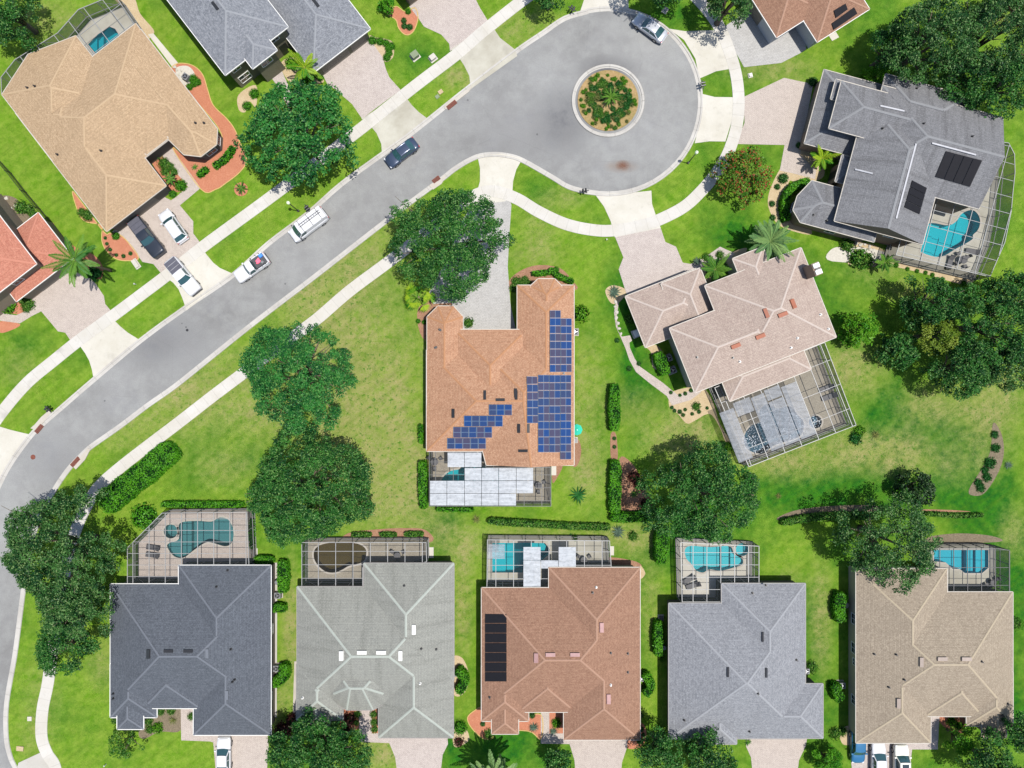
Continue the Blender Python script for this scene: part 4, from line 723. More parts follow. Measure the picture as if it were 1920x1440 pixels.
# ---------------------------------------------------------------- ground sheet with lawn variation
xs = np.concatenate([[-900, -300, -140, -90], np.arange(-78, 78.01, .75), [90, 140, 300, 900]]); ys = np.concatenate([[-900, -300, -120, -75], np.arange(-60, 60.01, .75), [75, 120, 300, 900]])
X, Y = np.meshgrid(xs, ys); nx, ny = len(xs), len(ys)
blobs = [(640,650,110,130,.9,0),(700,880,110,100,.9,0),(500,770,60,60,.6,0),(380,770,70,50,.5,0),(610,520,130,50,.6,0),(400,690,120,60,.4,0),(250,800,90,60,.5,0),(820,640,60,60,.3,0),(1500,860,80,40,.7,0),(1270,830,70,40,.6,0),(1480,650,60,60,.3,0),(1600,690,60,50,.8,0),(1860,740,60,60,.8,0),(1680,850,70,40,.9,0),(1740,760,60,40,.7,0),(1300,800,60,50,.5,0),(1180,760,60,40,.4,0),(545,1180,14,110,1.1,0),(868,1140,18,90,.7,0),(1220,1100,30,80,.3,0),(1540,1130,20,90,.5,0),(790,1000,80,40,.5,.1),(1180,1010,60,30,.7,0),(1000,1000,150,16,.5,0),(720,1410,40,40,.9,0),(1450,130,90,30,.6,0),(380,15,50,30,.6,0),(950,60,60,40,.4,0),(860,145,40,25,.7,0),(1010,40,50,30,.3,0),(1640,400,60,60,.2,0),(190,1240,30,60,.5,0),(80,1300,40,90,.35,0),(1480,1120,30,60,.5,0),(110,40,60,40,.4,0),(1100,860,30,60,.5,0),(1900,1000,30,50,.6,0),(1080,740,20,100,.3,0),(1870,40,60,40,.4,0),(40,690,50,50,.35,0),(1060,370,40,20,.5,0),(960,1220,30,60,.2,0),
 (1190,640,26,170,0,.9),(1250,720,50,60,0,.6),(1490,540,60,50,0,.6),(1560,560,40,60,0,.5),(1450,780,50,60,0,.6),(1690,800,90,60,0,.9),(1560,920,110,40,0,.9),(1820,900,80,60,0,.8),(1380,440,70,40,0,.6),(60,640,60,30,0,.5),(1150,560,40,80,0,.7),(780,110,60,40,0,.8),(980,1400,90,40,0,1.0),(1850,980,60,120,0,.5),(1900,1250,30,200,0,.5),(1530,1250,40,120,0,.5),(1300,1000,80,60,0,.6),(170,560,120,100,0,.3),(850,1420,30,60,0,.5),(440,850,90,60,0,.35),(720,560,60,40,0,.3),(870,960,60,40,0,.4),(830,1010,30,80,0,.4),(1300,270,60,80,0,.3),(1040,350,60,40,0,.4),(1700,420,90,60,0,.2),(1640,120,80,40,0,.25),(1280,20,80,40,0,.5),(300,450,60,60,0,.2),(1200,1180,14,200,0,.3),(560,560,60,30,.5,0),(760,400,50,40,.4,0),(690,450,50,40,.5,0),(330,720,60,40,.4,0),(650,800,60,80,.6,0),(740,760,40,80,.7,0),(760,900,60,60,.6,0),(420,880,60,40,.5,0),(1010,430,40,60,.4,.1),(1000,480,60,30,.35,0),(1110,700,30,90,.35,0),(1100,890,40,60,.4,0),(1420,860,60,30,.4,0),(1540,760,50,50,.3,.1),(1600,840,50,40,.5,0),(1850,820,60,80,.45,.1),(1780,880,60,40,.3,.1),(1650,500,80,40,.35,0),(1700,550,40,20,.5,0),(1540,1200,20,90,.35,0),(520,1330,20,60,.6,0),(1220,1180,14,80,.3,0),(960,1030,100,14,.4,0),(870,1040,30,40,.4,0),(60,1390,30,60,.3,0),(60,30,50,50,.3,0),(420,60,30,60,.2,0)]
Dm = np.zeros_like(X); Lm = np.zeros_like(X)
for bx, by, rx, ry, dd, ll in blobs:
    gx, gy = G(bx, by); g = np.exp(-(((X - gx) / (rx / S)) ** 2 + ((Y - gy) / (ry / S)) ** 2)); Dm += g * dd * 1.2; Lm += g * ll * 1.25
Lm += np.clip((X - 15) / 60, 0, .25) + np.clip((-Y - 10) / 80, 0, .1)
keep = []
bb = [(min(p[0] for p in q), max(p[0] for p in q), min(p[1] for p in q), max(p[1] for p in q), q) for q in POOLS]
for j in range(ny - 1):
    for i in range(nx - 1):
        x0, x1, y0, y1 = xs[i], xs[i + 1], ys[j], ys[j + 1]; ok = True
        for b in bb:
            if x1 > b[0] and x0 < b[1] and y1 > b[2] and y0 < b[3]:
                q = b[4]
                if any(inside(x0 + (x1 - x0) * a, y0 + (y1 - y0) * d_, q) for a in (0, .5, 1) for d_ in (0, .5, 1)) or any(x0 <= p[0] <= x1 and y0 <= p[1] <= y1 for p in q): ok = False; break
        if ok: keep.append((j * nx + i, j * nx + i + 1, (j + 1) * nx + i + 1, (j + 1) * nx + i))
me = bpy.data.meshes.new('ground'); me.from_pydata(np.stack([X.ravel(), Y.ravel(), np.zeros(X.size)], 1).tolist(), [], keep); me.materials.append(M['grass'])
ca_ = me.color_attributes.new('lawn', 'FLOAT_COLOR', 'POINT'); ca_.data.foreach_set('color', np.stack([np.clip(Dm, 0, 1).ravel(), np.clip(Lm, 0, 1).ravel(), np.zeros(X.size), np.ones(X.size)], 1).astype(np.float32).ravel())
o = bpy.data.objects.new('ground', me); COL.objects.link(o); tag(o, kind='structure')
# ---------------------------------------------------------------- vegetation
M['oak'] = leaf('oak_leaves', c(16, 76, 32), c(74, 144, 56), c(128, 178, 92)); M['oak2'] = leaf('dull_oak_leaves', c(26, 80, 38), c(90, 146, 68), c(142, 178, 108)); M['lime'] = leaf('bright_leaves', c(70, 150, 24), c(128, 190, 44))
M['lively'] = leaf('mid_green_oak_leaves', c(18, 88, 42), c(70, 156, 66), c(118, 182, 92)); M['hedge'] = leaf('hedge_leaves', c(52, 132, 20), c(114, 192, 40)); M['darkleaf'] = leaf('dark_glossy_leaves', c(16, 44, 24), c(52, 92, 46), c(96, 130, 76)); M['myrtle'] = leaf('myrtle_leaves', c(70, 128, 30), c(140, 182, 62), c(196, 92, 66))
M['yellow'] = leaf('yellow_green_leaves', c(110, 146, 40), c(170, 190, 74)); M['redleaf'] = leaf('maroon_leaves', c(70, 30, 34), c(110, 56, 50)); M['palm'] = leaf('palm_fronds', c(58, 124, 44), c(128, 176, 62)); M['palmy'] = leaf('yellow_palm_fronds', c(70, 150, 30), c(184, 214, 50))
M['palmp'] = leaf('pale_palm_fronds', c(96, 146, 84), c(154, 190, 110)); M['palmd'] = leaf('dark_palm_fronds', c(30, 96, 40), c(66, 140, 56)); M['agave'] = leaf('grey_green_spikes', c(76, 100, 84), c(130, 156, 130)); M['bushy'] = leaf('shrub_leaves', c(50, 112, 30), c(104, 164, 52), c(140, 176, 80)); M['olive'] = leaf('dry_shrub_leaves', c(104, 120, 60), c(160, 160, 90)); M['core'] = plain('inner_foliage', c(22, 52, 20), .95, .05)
def leaves_mesh(name, P, N, size, tint, mat, rng, core=None, aspect=.62):
    n = len(P); N = N / (np.linalg.norm(N, axis=1, keepdims=True) + 1e-9)
    r = rng.normal(size=(n, 3)); T = np.cross(N, r); T /= np.linalg.norm(T, axis=1, keepdims=True) + 1e-9; B = np.cross(N, T)
    s = (size * rng.uniform(.6, 1.35, n))[:, None] / 2; w = s * aspect
    bend = N * s * .25
    V = np.stack([P - T * s - bend, P - B * w, P + T * s - bend, P + B * w], 1).reshape(-1, 3)
    F = np.arange(n * 4).reshape(-1, 4); cv = cf = None
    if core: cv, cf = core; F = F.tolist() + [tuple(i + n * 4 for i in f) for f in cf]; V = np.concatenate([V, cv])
    else: F = F.tolist()
    me = bpy.data.meshes.new(name); me.from_pydata(V.tolist(), [], F); me.materials.append(mat)
    C = np.zeros((len(V), 4), np.float32); C[:, 3] = 1; C[:n * 4, 0] = np.repeat(tint, 4); C[:n * 4, 1] = np.repeat(rng.uniform(0, 1, n), 4)
    a = me.color_attributes.new('tint', 'FLOAT_COLOR', 'POINT'); a.data.foreach_set('color', C.ravel())
    if core:
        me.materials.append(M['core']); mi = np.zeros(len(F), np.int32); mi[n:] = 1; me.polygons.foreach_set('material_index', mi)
    return me
def crown(name, mat, rad, top, base, seed, dens=1.0, lsize=.235, rc=.78, wob=.12, ell=1.0, ang=0.0, sparse=0.0, patch=None):
    """a crown centred on the origin: clumps spread over a wobbly dome, each a ball of small leaves"""
    rng = np.random.default_rng(seed); ph = rng.uniform(0, 6.28, 6)
    prof = lambda th: 1 + wob * (.55 * np.sin(2 * th + ph[0]) + .6 * np.sin(3 * th + ph[1]) + .5 * np.sin(5 * th + ph[2]) + .35 * np.sin(8 * th + ph[3]))
    nc = int(3.3 * (rad / rc) ** 2 * dens); th = rng.uniform(0, 6.283, nc); q = np.sqrt(rng.uniform(0, 1, nc)); low = rng.uniform(0, 1, nc) < .22
    rr = q * (rad - rc * .55) * prof(th); zt = (top - base) * np.sqrt(np.clip(1 - q ** 2.2, 0, 1)) ; z = base + zt * np.where(low, rng.uniform(.1, .6, nc), rng.uniform(.80, 1.0, nc)) + rng.normal(0, rc * .32, nc)
    cx, cy = rr * np.cos(th), rr * np.sin(th) * ell; crr = rc * rng.uniform(.55, 1.25, nc); ct = np.clip(rng.normal(.45, .30, nc), 0, 1)
    k = np.maximum(20, (105 * (crr / 1.0) ** 2 * (.34 / lsize) ** 2 * (1 - sparse)).astype(int)); idx = np.repeat(np.arange(nc), k); n = len(idx)
    d = rng.normal(size=(n, 3)); d /= np.linalg.norm(d, axis=1, keepdims=True); d[:, 2] = np.where(d[:, 2] < -.25, -d[:, 2], d[:, 2])
    rad_ = crr[idx] * rng.uniform(.35, 1.08, n) ** .6; lump = 1 + .22 * np.sin(d[:, 0] * 5 + idx) * np.sin(d[:, 1] * 6 + idx * 2)
    P = np.stack([cx[idx], cy[idx], z[idx]], 1) + d * (rad_ * lump)[:, None] * np.array([1, 1, .72])
    N = d * .6 + np.array([0, 0, .55]) + rng.normal(0, .5, (n, 3)); tint = np.clip(ct[idx] + rng.normal(0, .2, n), 0, 1)
    if ang: cc, ss = math.cos(ang), math.sin(ang); P[:, :2] = P[:, :2] @ np.array([[cc, ss], [-ss, cc]])
    return leaves_mesh(name, P, N, lsize, tint, mat, rng, None), list(zip(cx, cy, z))
def link(me, parent=None, name=None):
    o = bpy.data.objects.new(name or me.name, me); COL.objects.link(o)
    if parent: o.parent = parent
    return o
def tree(kind, label, px, py, rpx, top=10.0, mat='oak', seed=1, group=None, base=None, hc=.6, ell=1.0, ang=0, bark='bark', **kw):
    h = top * hc; x, y = G(px, py, h); rad = rpx / S * (H - h) / H; base = base if base is not None else top * .42
    root = tag(empty(kind, (x, y, 0)), label, 'tree', group); me, cl = crown('crown', M[mat], rad, top, base, seed, ell=ell, ang=ang, **kw); link(me, root)
    rnd = random.Random(seed); mb = MB(); t = .035 * top; fk = base * .62
    mb.tube([(0, 0, -.1), (0, 0, .3), (.05, .03, fk * .6), (.0, .05, fk)], [t * 1.5, t * 1.1, t, t * .9], 9)
    for c_ in rnd.sample(cl, min(len(cl), 12)):
        e = Vector(c_); m = Vector((e.x * .45, e.y * .45, fk + (e.z - fk) * .55)); mb.tube([(0, 0, fk * .85), m, e * .93 + Vector((0, 0, .1))], [t * .55, t * .32, t * .1], 6)
        if top > 8:
            e2 = Vector((e.x + rnd.uniform(-1.4, 1.4), e.y + rnd.uniform(-1.4, 1.4), e.z + .5)); mb.tube([m, e2], [t * .22, t * .06], 5)
    mb.build('trunk', M[bark], root, True); return root
OAKS = [
 ('oak_tree', 'dense round oak on the grass between the mottled grey house and the street', 560, 250, 103, 11, 'lively', 11, dict(lsize=.33)),
 ('oak_tree', 'broad dark oak overhanging the grey paver drive of the orange-roofed house', 838, 452, 108, 11, 'oak', 12, {}),
 ('oak_tree', 'upper of the two touching oaks on the open lawn by the walk', 556, 706, 106, 11, 'lively', 63, dict(wob=.09)),
 ('oak_tree', 'lower of the two touching oaks, above the murky pool cage', 580, 914, 124, 11, 'oak', 14, dict(wob=.13, ell=.82)),
 ('oak_tree', 'shaggy oak leaning over the street bend at the left edge', 118, 1030, 113, 11, 'oak2', 15, dict(wob=.17)),
 ('oak_tree', 'mid-green oak below the shaggy oak at the left edge, beside the slate-blue house', 142, 1128, 72, 9, 'oak2', 16, {}),
 ('oak_tree', 'small dark tree over the walk left of the slate-blue house', 126, 1212, 58, 7, 'oak', 17, {}),
 ('oak_tree', 'wide dark oak above the pale blue pool cage', 1312, 930, 112, 11, 'oak', 18, dict(wob=.17, ell=.84, ang=.3, sparse=.1)),
 ('elm_tree', 'shaggy feathery tree over the tan roof corner', 1664, 1012, 92, 11, 'oak2', 19, dict(wob=.15, sparse=.28, rc=.8)),
 ('oak_tree', 'big grey-green oak in the left part of the top right grove', 1740, 82, 82, 11, 'oak2', 20, {}),
 ('oak_tree', 'oak in the right part of the top right grove', 1855, 70, 90, 12, 'oak2', 21, {}),
 ('oak_tree', 'oak at the lower right of the top right grove, touching the right edge', 1878, 160, 66, 10, 'oak', 22, {}),
 ('oak_tree', 'dark oak in the shaded front of the top right grove, above the grey roof corner', 1806, 152, 52, 8.5, 'oak', 23, {}),
 ('oak_tree', 'small dark oak at the left tip of the top right grove', 1672, 92, 42, 8, 'oak', 24, {}),
 ('oak_tree', 'biggest oak of the right edge grove', 1862, 610, 92, 11, 'oak', 25, dict(wob=.16)),
 ('oak_tree', 'dark oak at the upper left of the right edge grove', 1742, 572, 56, 8.5, 'oak', 26, {}),
 ('oak_tree', 'yellow-green tree on the left flank of the right edge grove', 1748, 628, 42, 7.5, 'yellow', 27, dict(rc=.8)),
 ('oak_tree', 'oak at the bottom of the right edge grove', 1798, 690, 58, 8.5, 'oak', 28, {}),
 ('oak_tree', 'oak in the bottom right corner of the right edge grove', 1890, 680, 58, 8.5, 'oak2', 29, {}),
 ('oak_tree', 'oak at the top of the right edge grove, under the curved cage', 1893, 555, 46, 9, 'oak', 30, {}),
 ('round_tree', 'small bright green round tree beside the rose-grey roof corner', 1612, 616, 37, 4.6, 'lime', 31, dict(rc=.55, lsize=.3, wob=.06, base=1)),
 ('round_tree', 'small dark round tree left of the right edge grove', 1686, 656, 40, 4.6, 'oak', 32, dict(rc=.6, lsize=.3, wob=.07, base=1)),
 ('round_tree', 'nearly black round tree with glossy leaves above the shaggy tree', 1722, 918, 36, 5.0, 'darkleaf', 33, dict(rc=.5, lsize=.32, wob=.06, base=1)),
 ('myrtle_tree', 'light green myrtle tree with reddish blooms on the right lawn by the cul-de-sac', 1397, 328, 56, 5.5, 'myrtle', 34, dict(rc=.6, lsize=.28, wob=.07, base=1.5)),
 ('oak_tree', 'leafy tree cut by the bottom edge in front of the grey-green house', 598, 1418, 96, 9, 'oak', 35, dict(wob=.15, ell=.75)),
 ('oak_tree', 'tree cut by the bottom edge in front of the light grey house, left part', 1238, 1412, 44, 8, 'oak', 36, dict(wob=.15)),
 ('oak_tree', 'tree cut by the bottom edge in front of the light grey house, right part', 1322, 1432, 66, 8, 'oak', 37, dict(wob=.15, ell=.8)),
 ('oak_tree', 'small dark tree cut by the bottom edge beside the drive of the red-brown house', 1050, 1432, 34, 5, 'oak', 38, dict(rc=.7)),
 ('oak_tree', 'tree cut by the bottom edge below the tan house', 1856, 1432, 56, 8, 'oak', 39, dict(wob=.15)),
 ('oak_tree', 'tree in the bottom right corner beside the tan house', 1912, 1376, 38, 8, 'oak', 40, {}),
 ('lime_tree', 'bright yellow-green small tree by the entry of the tan house', 1798, 1385, 28, 4, 'lime', 41, dict(rc=.6, wob=.2, sparse=.2)),
 ('oak_tree', 'dark oak cut by the top left corner', 18, 24, 62, 8, 'oak', 42, {}),
 ('oak_tree', 'dark tree cut by the top edge right of the cul-de-sac', 1368, 2, 48, 9, 'oak2', 43, dict(wob=.15)),
 ('oak_tree', 'tall oak mostly above the top edge that shades the verge by the silver car', 1262, -62, 72, 12, 'oak', 44, {}),
 ('oak_tree', 'dark leafy tree cut by the top edge left of the turning circle', 1030, -18, 34, 7, 'oak', 45, {}),
 ('maroon_tree', 'maroon-leaved tree cut by the top right corner', 1893, 6, 38, 7, 'redleaf', 46, {}),
 ('round_tree', 'dark clipped round tree by the top edge paver drive', 725, 4, 19, 2.6, 'hedge', 47, dict(rc=.45, lsize=.24, wob=.03, base=.4)),
 ('loose_tree', 'wispy young tree on the lawn below the slate-blue house', 233, 1395, 34, 3.5, 'bushy', 48, dict(rc=.5, wob=.25, sparse=.35, dens=.5, base=.8)),
 ('round_tree', 'big clipped dark bush cut by the bottom edge left of the tan house drive', 1552, 1426, 30, 3, 'hedge', 49, dict(rc=.5, lsize=.24, wob=.03, base=.4)),
 ('leafy_shrub', 'yellow-green shrub hugging the back wall of the weathered grey house', 1640, 146, 27, 3.2, 'lime', 50, dict(rc=.6, lsize=.26, base=.4)),
]
for kn, lb, x, y, r_, tp, mt, sd_, kw in OAKS: tree(kn, lb, x, y, r_, tp, mt, sd_, **kw)
# -- hedges
def hedge(label, line, wpx, hgt, mat='hedge', seed=0, cat='hedge', z=0):
    rw = random.Random(seed + 9); l0 = [G(*p) for p in line]; ln = []
    for a, b in zip(l0, l0[1:]):
        k = max(2, int(math.dist(a, b) / .8)); ln += [(a[0] + (b[0] - a[0]) * j / k, a[1] + (b[1] - a[1]) * j / k) for j in range(k)]
    ln.append(l0[-1]); w = wpx / S / 2; n_ = len(ln) - 1; e_ = lambda i: (.68 if i in (0, n_) else .94 if i in (1, n_ - 1) else 1.0) * rw.uniform(.88, 1.1)
    L = [offs(ln, w * e_(i))[i] for i in range(n_ + 1)]; Rr = [offs(ln, -w * e_(i))[i] for i in range(n_ + 1)]; poly = L + Rr[::-1]; cx = sum(p[0] for p in poly) / len(poly); cy = sum(p[1] for p in poly) / len(poly)
    poly = [(a - cx, b - cy) for a, b in poly]; poly = poly if area(poly) > 0 else poly[::-1]; rng = np.random.default_rng(seed + 500)
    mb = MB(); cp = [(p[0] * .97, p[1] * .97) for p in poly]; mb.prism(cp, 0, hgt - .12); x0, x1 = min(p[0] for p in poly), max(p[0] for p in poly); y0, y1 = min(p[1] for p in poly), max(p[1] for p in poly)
    P = []; N = []; A = abs(area(poly)); n = int(A * 75)
    while len(P) < n:
        x, y = rng.uniform(x0, x1), rng.uniform(y0, y1)
        if inside(x, y, poly): P.append((x, y, hgt + rng.normal(0, .07) - .05 + .10 * math.sin(x * 2.3 + seed) * math.sin(y * 1.9))); N.append((rng.normal(0, .45), rng.normal(0, .45), 1))
    for i in range(len(poly)):
        a, b = poly[i], poly[(i + 1) % len(poly)]; l = math.dist(a, b); k = int(l * hgt * 60); nx, ny = (b[1] - a[1]) / (l + 1e-9), -(b[0] - a[0]) / (l + 1e-9)
        for _ in range(k):
            t = rng.uniform(); zz = rng.uniform(.03, hgt); o_ = rng.normal(.02, .06); P.append((a[0] + (b[0] - a[0]) * t + nx * o_, a[1] + (b[1] - a[1]) * t + ny * o_, zz)); N.append((nx + rng.normal(0, .5), ny + rng.normal(0, .5), .5))
    P, N = np.array(P), np.array(N); tint = np.clip(.5 + .28 * np.sin(P[:, 0] * 2.1 + seed) * np.sin(P[:, 1] * 1.7) + rng.normal(0, .25, len(P)), 0, 1)
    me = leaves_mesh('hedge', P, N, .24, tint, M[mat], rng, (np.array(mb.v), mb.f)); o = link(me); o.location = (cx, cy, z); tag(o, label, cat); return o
HED = [('long thick hedge beside the walk at the street bend', [(199, 946), (262, 898), (334, 838)], 44, 1.5), ('upper straight hedge on the lawn right of the orange-roofed house', [(1150, 721), (1150, 806)], 19, 1.5), ('upright arm of the L-shaped hedge by the brown bed', [(1151, 862), (1151, 958)], 20, 1.5), ('foot of the L-shaped hedge running under the wide dark oak', [(1144, 968), (1228, 965)], 17, 1.5),
 ('hedge stub pointing down from the wide dark oak', [(1238, 985), (1234, 1050)], 24, 1.9), ('low thin hedge line above the cage with scattered white panels', [(915, 975), (1000, 980), (1080, 985), (1142, 986)], 11, 1.1), ('tall narrow hedge left of the white panelled cage', [(795, 864), (796, 950)], 15, 1.6), ('low hedge strip under the white panelled cage', [(820, 953), (888, 954)], 7, 1.1),
 ('bright low hedge along the top of the bronze pool cage', [(308, 944), (460, 944)], 10, 1.0), ('thin hedge right of the bronze pool cage', [(475, 972), (475, 1026)], 8, .9), ('short hedge at the upper right corner of the slate-blue house', [(482, 1047), (516, 1047)], 15, 1.2), ('narrow upright hedge between the slate-blue and grey-green houses', [(535, 1048), (535, 1106)], 19, 1.3),
 ('small clipped hedge beside the air conditioners of the slate-blue house', [(512, 1136), (539, 1136)], 17, 1.2), ('left of the three short hedges above the murky pool cage', [(661, 1001), (697, 1001)], 9, .8), ('middle of the three short hedges above the murky pool cage', [(714, 1001), (744, 1001)], 8, .8), ('right of the three short hedges above the murky pool cage', [(760, 1000), (794, 1000)], 9, .8),
 ('rounded hedge beside two blue air conditioners at the rose-grey house', [(1230, 663), (1245, 702)], 22, 1.4), ('upright hedge left of the light grey house', [(1231, 1160), (1231, 1222)], 17, 1.5), ('curved clipped hedge left of the cream side wall of the tan house', [(1573, 1108), (1566, 1130), (1570, 1160)], 20, 1.4), ('lower curved hedge left of the tan house by the air conditioner', [(1563, 1276), (1562, 1292), (1570, 1306)], 18, 1.3),
 ('curved hedge in front of the bay of the weathered grey house', [(1512, 342), (1478, 358), (1466, 385), (1470, 416)], 14, 1.2), ('longer curved hedge in the red mulch of the beige-roofed house', [(404, 314), (425, 300), (440, 278)], 10, .9), ('short straight hedge in the red mulch of the beige-roofed house', [(374, 331), (392, 318)], 11, .9), ('hedge under the front bay of the orange-roofed house, left part', [(998, 514), (1030, 512)], 10, 1.0), ('hedge under the front bay of the orange-roofed house, right part', [(1030, 506), (1050, 520), (1074, 530)], 9, 1.0),
 ('curved clipped hedge beside the air conditioner between slate-blue and grey-green houses', [(535, 1240), (537, 1262), (516, 1276)], 18, 1.3), ('half-moon hedge right of the grey-green house', [(858, 1250), (872, 1268), (860, 1292)], 16, 1.4), ('half-moon hedge right of the red-brown house', [(1205, 1258), (1218, 1278), (1206, 1296)], 14, 1.4), ('thin hedge remnant above the tan house pool cage', [(1732, 962), (1800, 966), (1838, 964)], 7, .8), ('weedy hedge line under the shaggy tree', [(1462, 978), (1540, 966), (1640, 966)], 12, 1.1), ('clipped hedge left of the white panelled cage, upper stub', [(790, 796), (791, 830)], 7, 1.2)]
for i, (lb, ln, w_, hh) in enumerate(HED): hedge(lb, catmull(ln, 4, False) if len(ln) > 2 else ln, w_, hh, 'hedge' if i not in (5, 13, 14, 15, 28, 29) else 'bushy', i)
# -- shrubs: a few kinds, copied
def shrub_proto(mat, seed, flat=.8, n=420, ls=.2, rough=.1):
    rng = np.random.default_rng(seed); d = rng.normal(size=(n, 3)); d /= np.linalg.norm(d, axis=1, keepdims=True); d[:, 2] = np.abs(d[:, 2]); r = 1 + rng.normal(0, rough, n)
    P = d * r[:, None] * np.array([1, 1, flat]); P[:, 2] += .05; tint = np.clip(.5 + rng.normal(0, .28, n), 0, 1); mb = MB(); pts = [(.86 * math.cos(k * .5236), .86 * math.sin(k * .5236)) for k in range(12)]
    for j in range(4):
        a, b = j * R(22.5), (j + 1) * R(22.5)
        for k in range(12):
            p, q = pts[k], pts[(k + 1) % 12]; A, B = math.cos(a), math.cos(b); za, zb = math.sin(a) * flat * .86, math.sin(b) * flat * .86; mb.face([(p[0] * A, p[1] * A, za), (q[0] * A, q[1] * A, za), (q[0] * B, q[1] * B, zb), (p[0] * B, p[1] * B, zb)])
    return leaves_mesh('shrub', P, d + rng.normal(0, .35, (n, 3)), ls, tint, M[mat], rng, (np.array(mb.v), mb.f))
def spiky(mat, seed, n=22, w=.10, droop=.25, up=.5, seg=4):
    """rosette of pointed blades, radius 1"""
    rng = random.Random(seed); mb = MB(); tt = []
    for k in range(n):
        a = 6.283 * k / n * 2.618 + rng.uniform(-.1, .1); el = rng.uniform(.15, 1) * up; L = rng.uniform(.8, 1.1); t_ = rng.random(); prev = None
        for i in range(seg + 1):
            s = i / seg; r = L * s * math.cos(el * 1.2); z = .1 + L * math.sin(el * 1.2) * s - droop * s * s; ww = w * (1 - s) * (1 if s > .1 else .7); x, y = r * math.cos(a), r * math.sin(a); n_ = (-math.sin(a) * ww, math.cos(a) * ww); cur = [(x + n_[0], y + n_[1], z), (x, y, z - ww * .35), (x - n_[0], y - n_[1], z)]
            if prev: 
                mb.face([prev[0], prev[1], cur[1], cur[0]]); mb.face([prev[1], prev[2], cur[2], cur[1]]); tt += [t_] * 8
            prev = cur
    me = bpy.data.meshes.new('spiky'); me.from_pydata(mb.v, [], mb.f); me.materials.append(M[mat]); a = me.color_attributes.new('tint', 'FLOAT_COLOR', 'POINT'); C = np.zeros((len(mb.v), 4), np.float32); C[:, 0] = tt; C[:, 3] = 1; a.data.foreach_set('color', C.ravel()); return me
SHP = {k: shrub_proto(m, i, *a) for i, (k, m, a) in enumerate([('ball', 'hedge', ()), ('loose', 'bushy', (.75, 320, .3, .2)), ('dark', 'oak', (.8, 420, .24, .12)), ('dry', 'olive', (.6, 260, .3, .25)), ('lime', 'lime', (.7, 320, .3, .2)), ('deep', 'palmd', (.55, 300, .34, .25)), ('red', 'redleaf', (.7, 320, .3, .25))])}
SPK = {'agave': spiky('agave', 1), 'sago': spiky('palmd', 2, 34, .07, .5, .5), 'grass': spiky('olive', 3, 30, .05, .4, .8), 'brom': spiky('palm', 4, 26, .11, .35, .6)}
def plant(kind, x, y, rpx, label, group=None, zs=1.0, z0=0.0):
    h = .4 * rpx / S; gx, gy = G(x, y, h); me = SHP.get(kind) or SPK[kind]; o = link(me, name={'ball': 'round_bush', 'agave': 'agave_plant', 'sago': 'sago_palm', 'grass': 'grass_clump', 'brom': 'spiky_plant'}.get(kind, 'shrub'))
    s = rpx / S * .95; o.location = (gx, gy, z0); o.scale = (s, s, s * zs); o.rotation_euler = (0, 0, random.uniform(0, 6.28)); tag(o, label, 'plant' if kind in SPK else 'bush', group); return o
def row(kind, pts, rpx, label, group):
    for p in pts: plant(kind, p[0], p[1], rpx * random.uniform(.85, 1.15) if len(p) < 3 else p[2], label, group)
plant('ball', 266, 969, 25, 'big round bush at the left corner of the bronze pool cage', zs=.8)
row('ball', [(361, 147, 9), (369, 153, 8), (355, 162, 7), (363, 156, 7)], 8, 'round bush beside the air conditioner of the beige-roofed house', 'bushes by the beige house air conditioner')
plant('ball', 216, 442, 8, 'clipped round bush at the garage corner of the beige-roofed house'); plant('loose', 162, 403, 11, 'shrub on the left wall of the beige-roofed house'); plant('loose', 152, 398, 8, 'smaller shrub on the left wall of the beige-roofed house')
row('dark', [(197, 446), (200, 457), (206, 468), (218, 478), (231, 480), (244, 475)], 4, 'tiny shrub along the edge of the red mulch at the beige-roofed garage', 'tiny shrubs edging the red mulch by the garage')
row('loose', [(306, 305, 11), (318, 312, 8), (309, 320, 9), (326, 322, 7)], 9, 'leafy shrub in the entry bed of the beige-roofed house', 'entry bed shrubs of the beige-roofed house'); plant('ball', 338, 347, 12, 'clipped bright shrub at the end of the beige house entry walk'); plant('brom', 364, 313, 9, 'small feathery plant in the red mulch under the front bay'); plant('ball', 323, 363, 8, 'little round bush beside the black pickup drive')
row('ball', [(698, 75), (712, 77), (723, 80), (728, 90), (729, 99), (725, 107), (733, 86)], 8, 'round bush of the ring at the right end of the mottled grey garage', 'round bushes by the mottled grey garage')
row('dark', [(757, 38), (768, 50), (758, 48)], 6, 'shrub in the red teardrop mulch bed', 'shrubs in the teardrop bed'); plant('ball', 765, 21, 6, 'small bush at the corner of the house at the top edge'); plant('ball', 600, 145, 7, 'small bush at the left post of the mottled grey garage')
row('lime', [(545, 118, 12), (575, 150, 12), (585, 138, 9)], 10, 'bright tropical shrub by the mottled grey entry', 'tropical shrubs by the mottled grey entry'); plant('ball', 476, 175, 10, 'round shrub under the arched window'); plant('ball', 462, 198, 9, 'shrub between arched window and oak')
row('loose', [(52, 570, 11), (44, 565, 9), (48, 578, 8)], 9, 'green shrub at the garage corner of the salmon-roofed house', 'garage corner shrubs of the salmon house'); plant('lime', 15, 575, 13, 'yellow shrub in front of the salmon-roofed house'); row('loose', [(38, 388, 12), (52, 392, 10), (60, 400, 8)], 10, 'shrub behind the salmon-roofed house', 'shrubs behind the salmon-roofed house'); plant('deep', 232, 0, 0.1, 'tiny weed') if False else None
plant('deep', 175, 512, 13, 'dark green shrub under the tall queen palm')
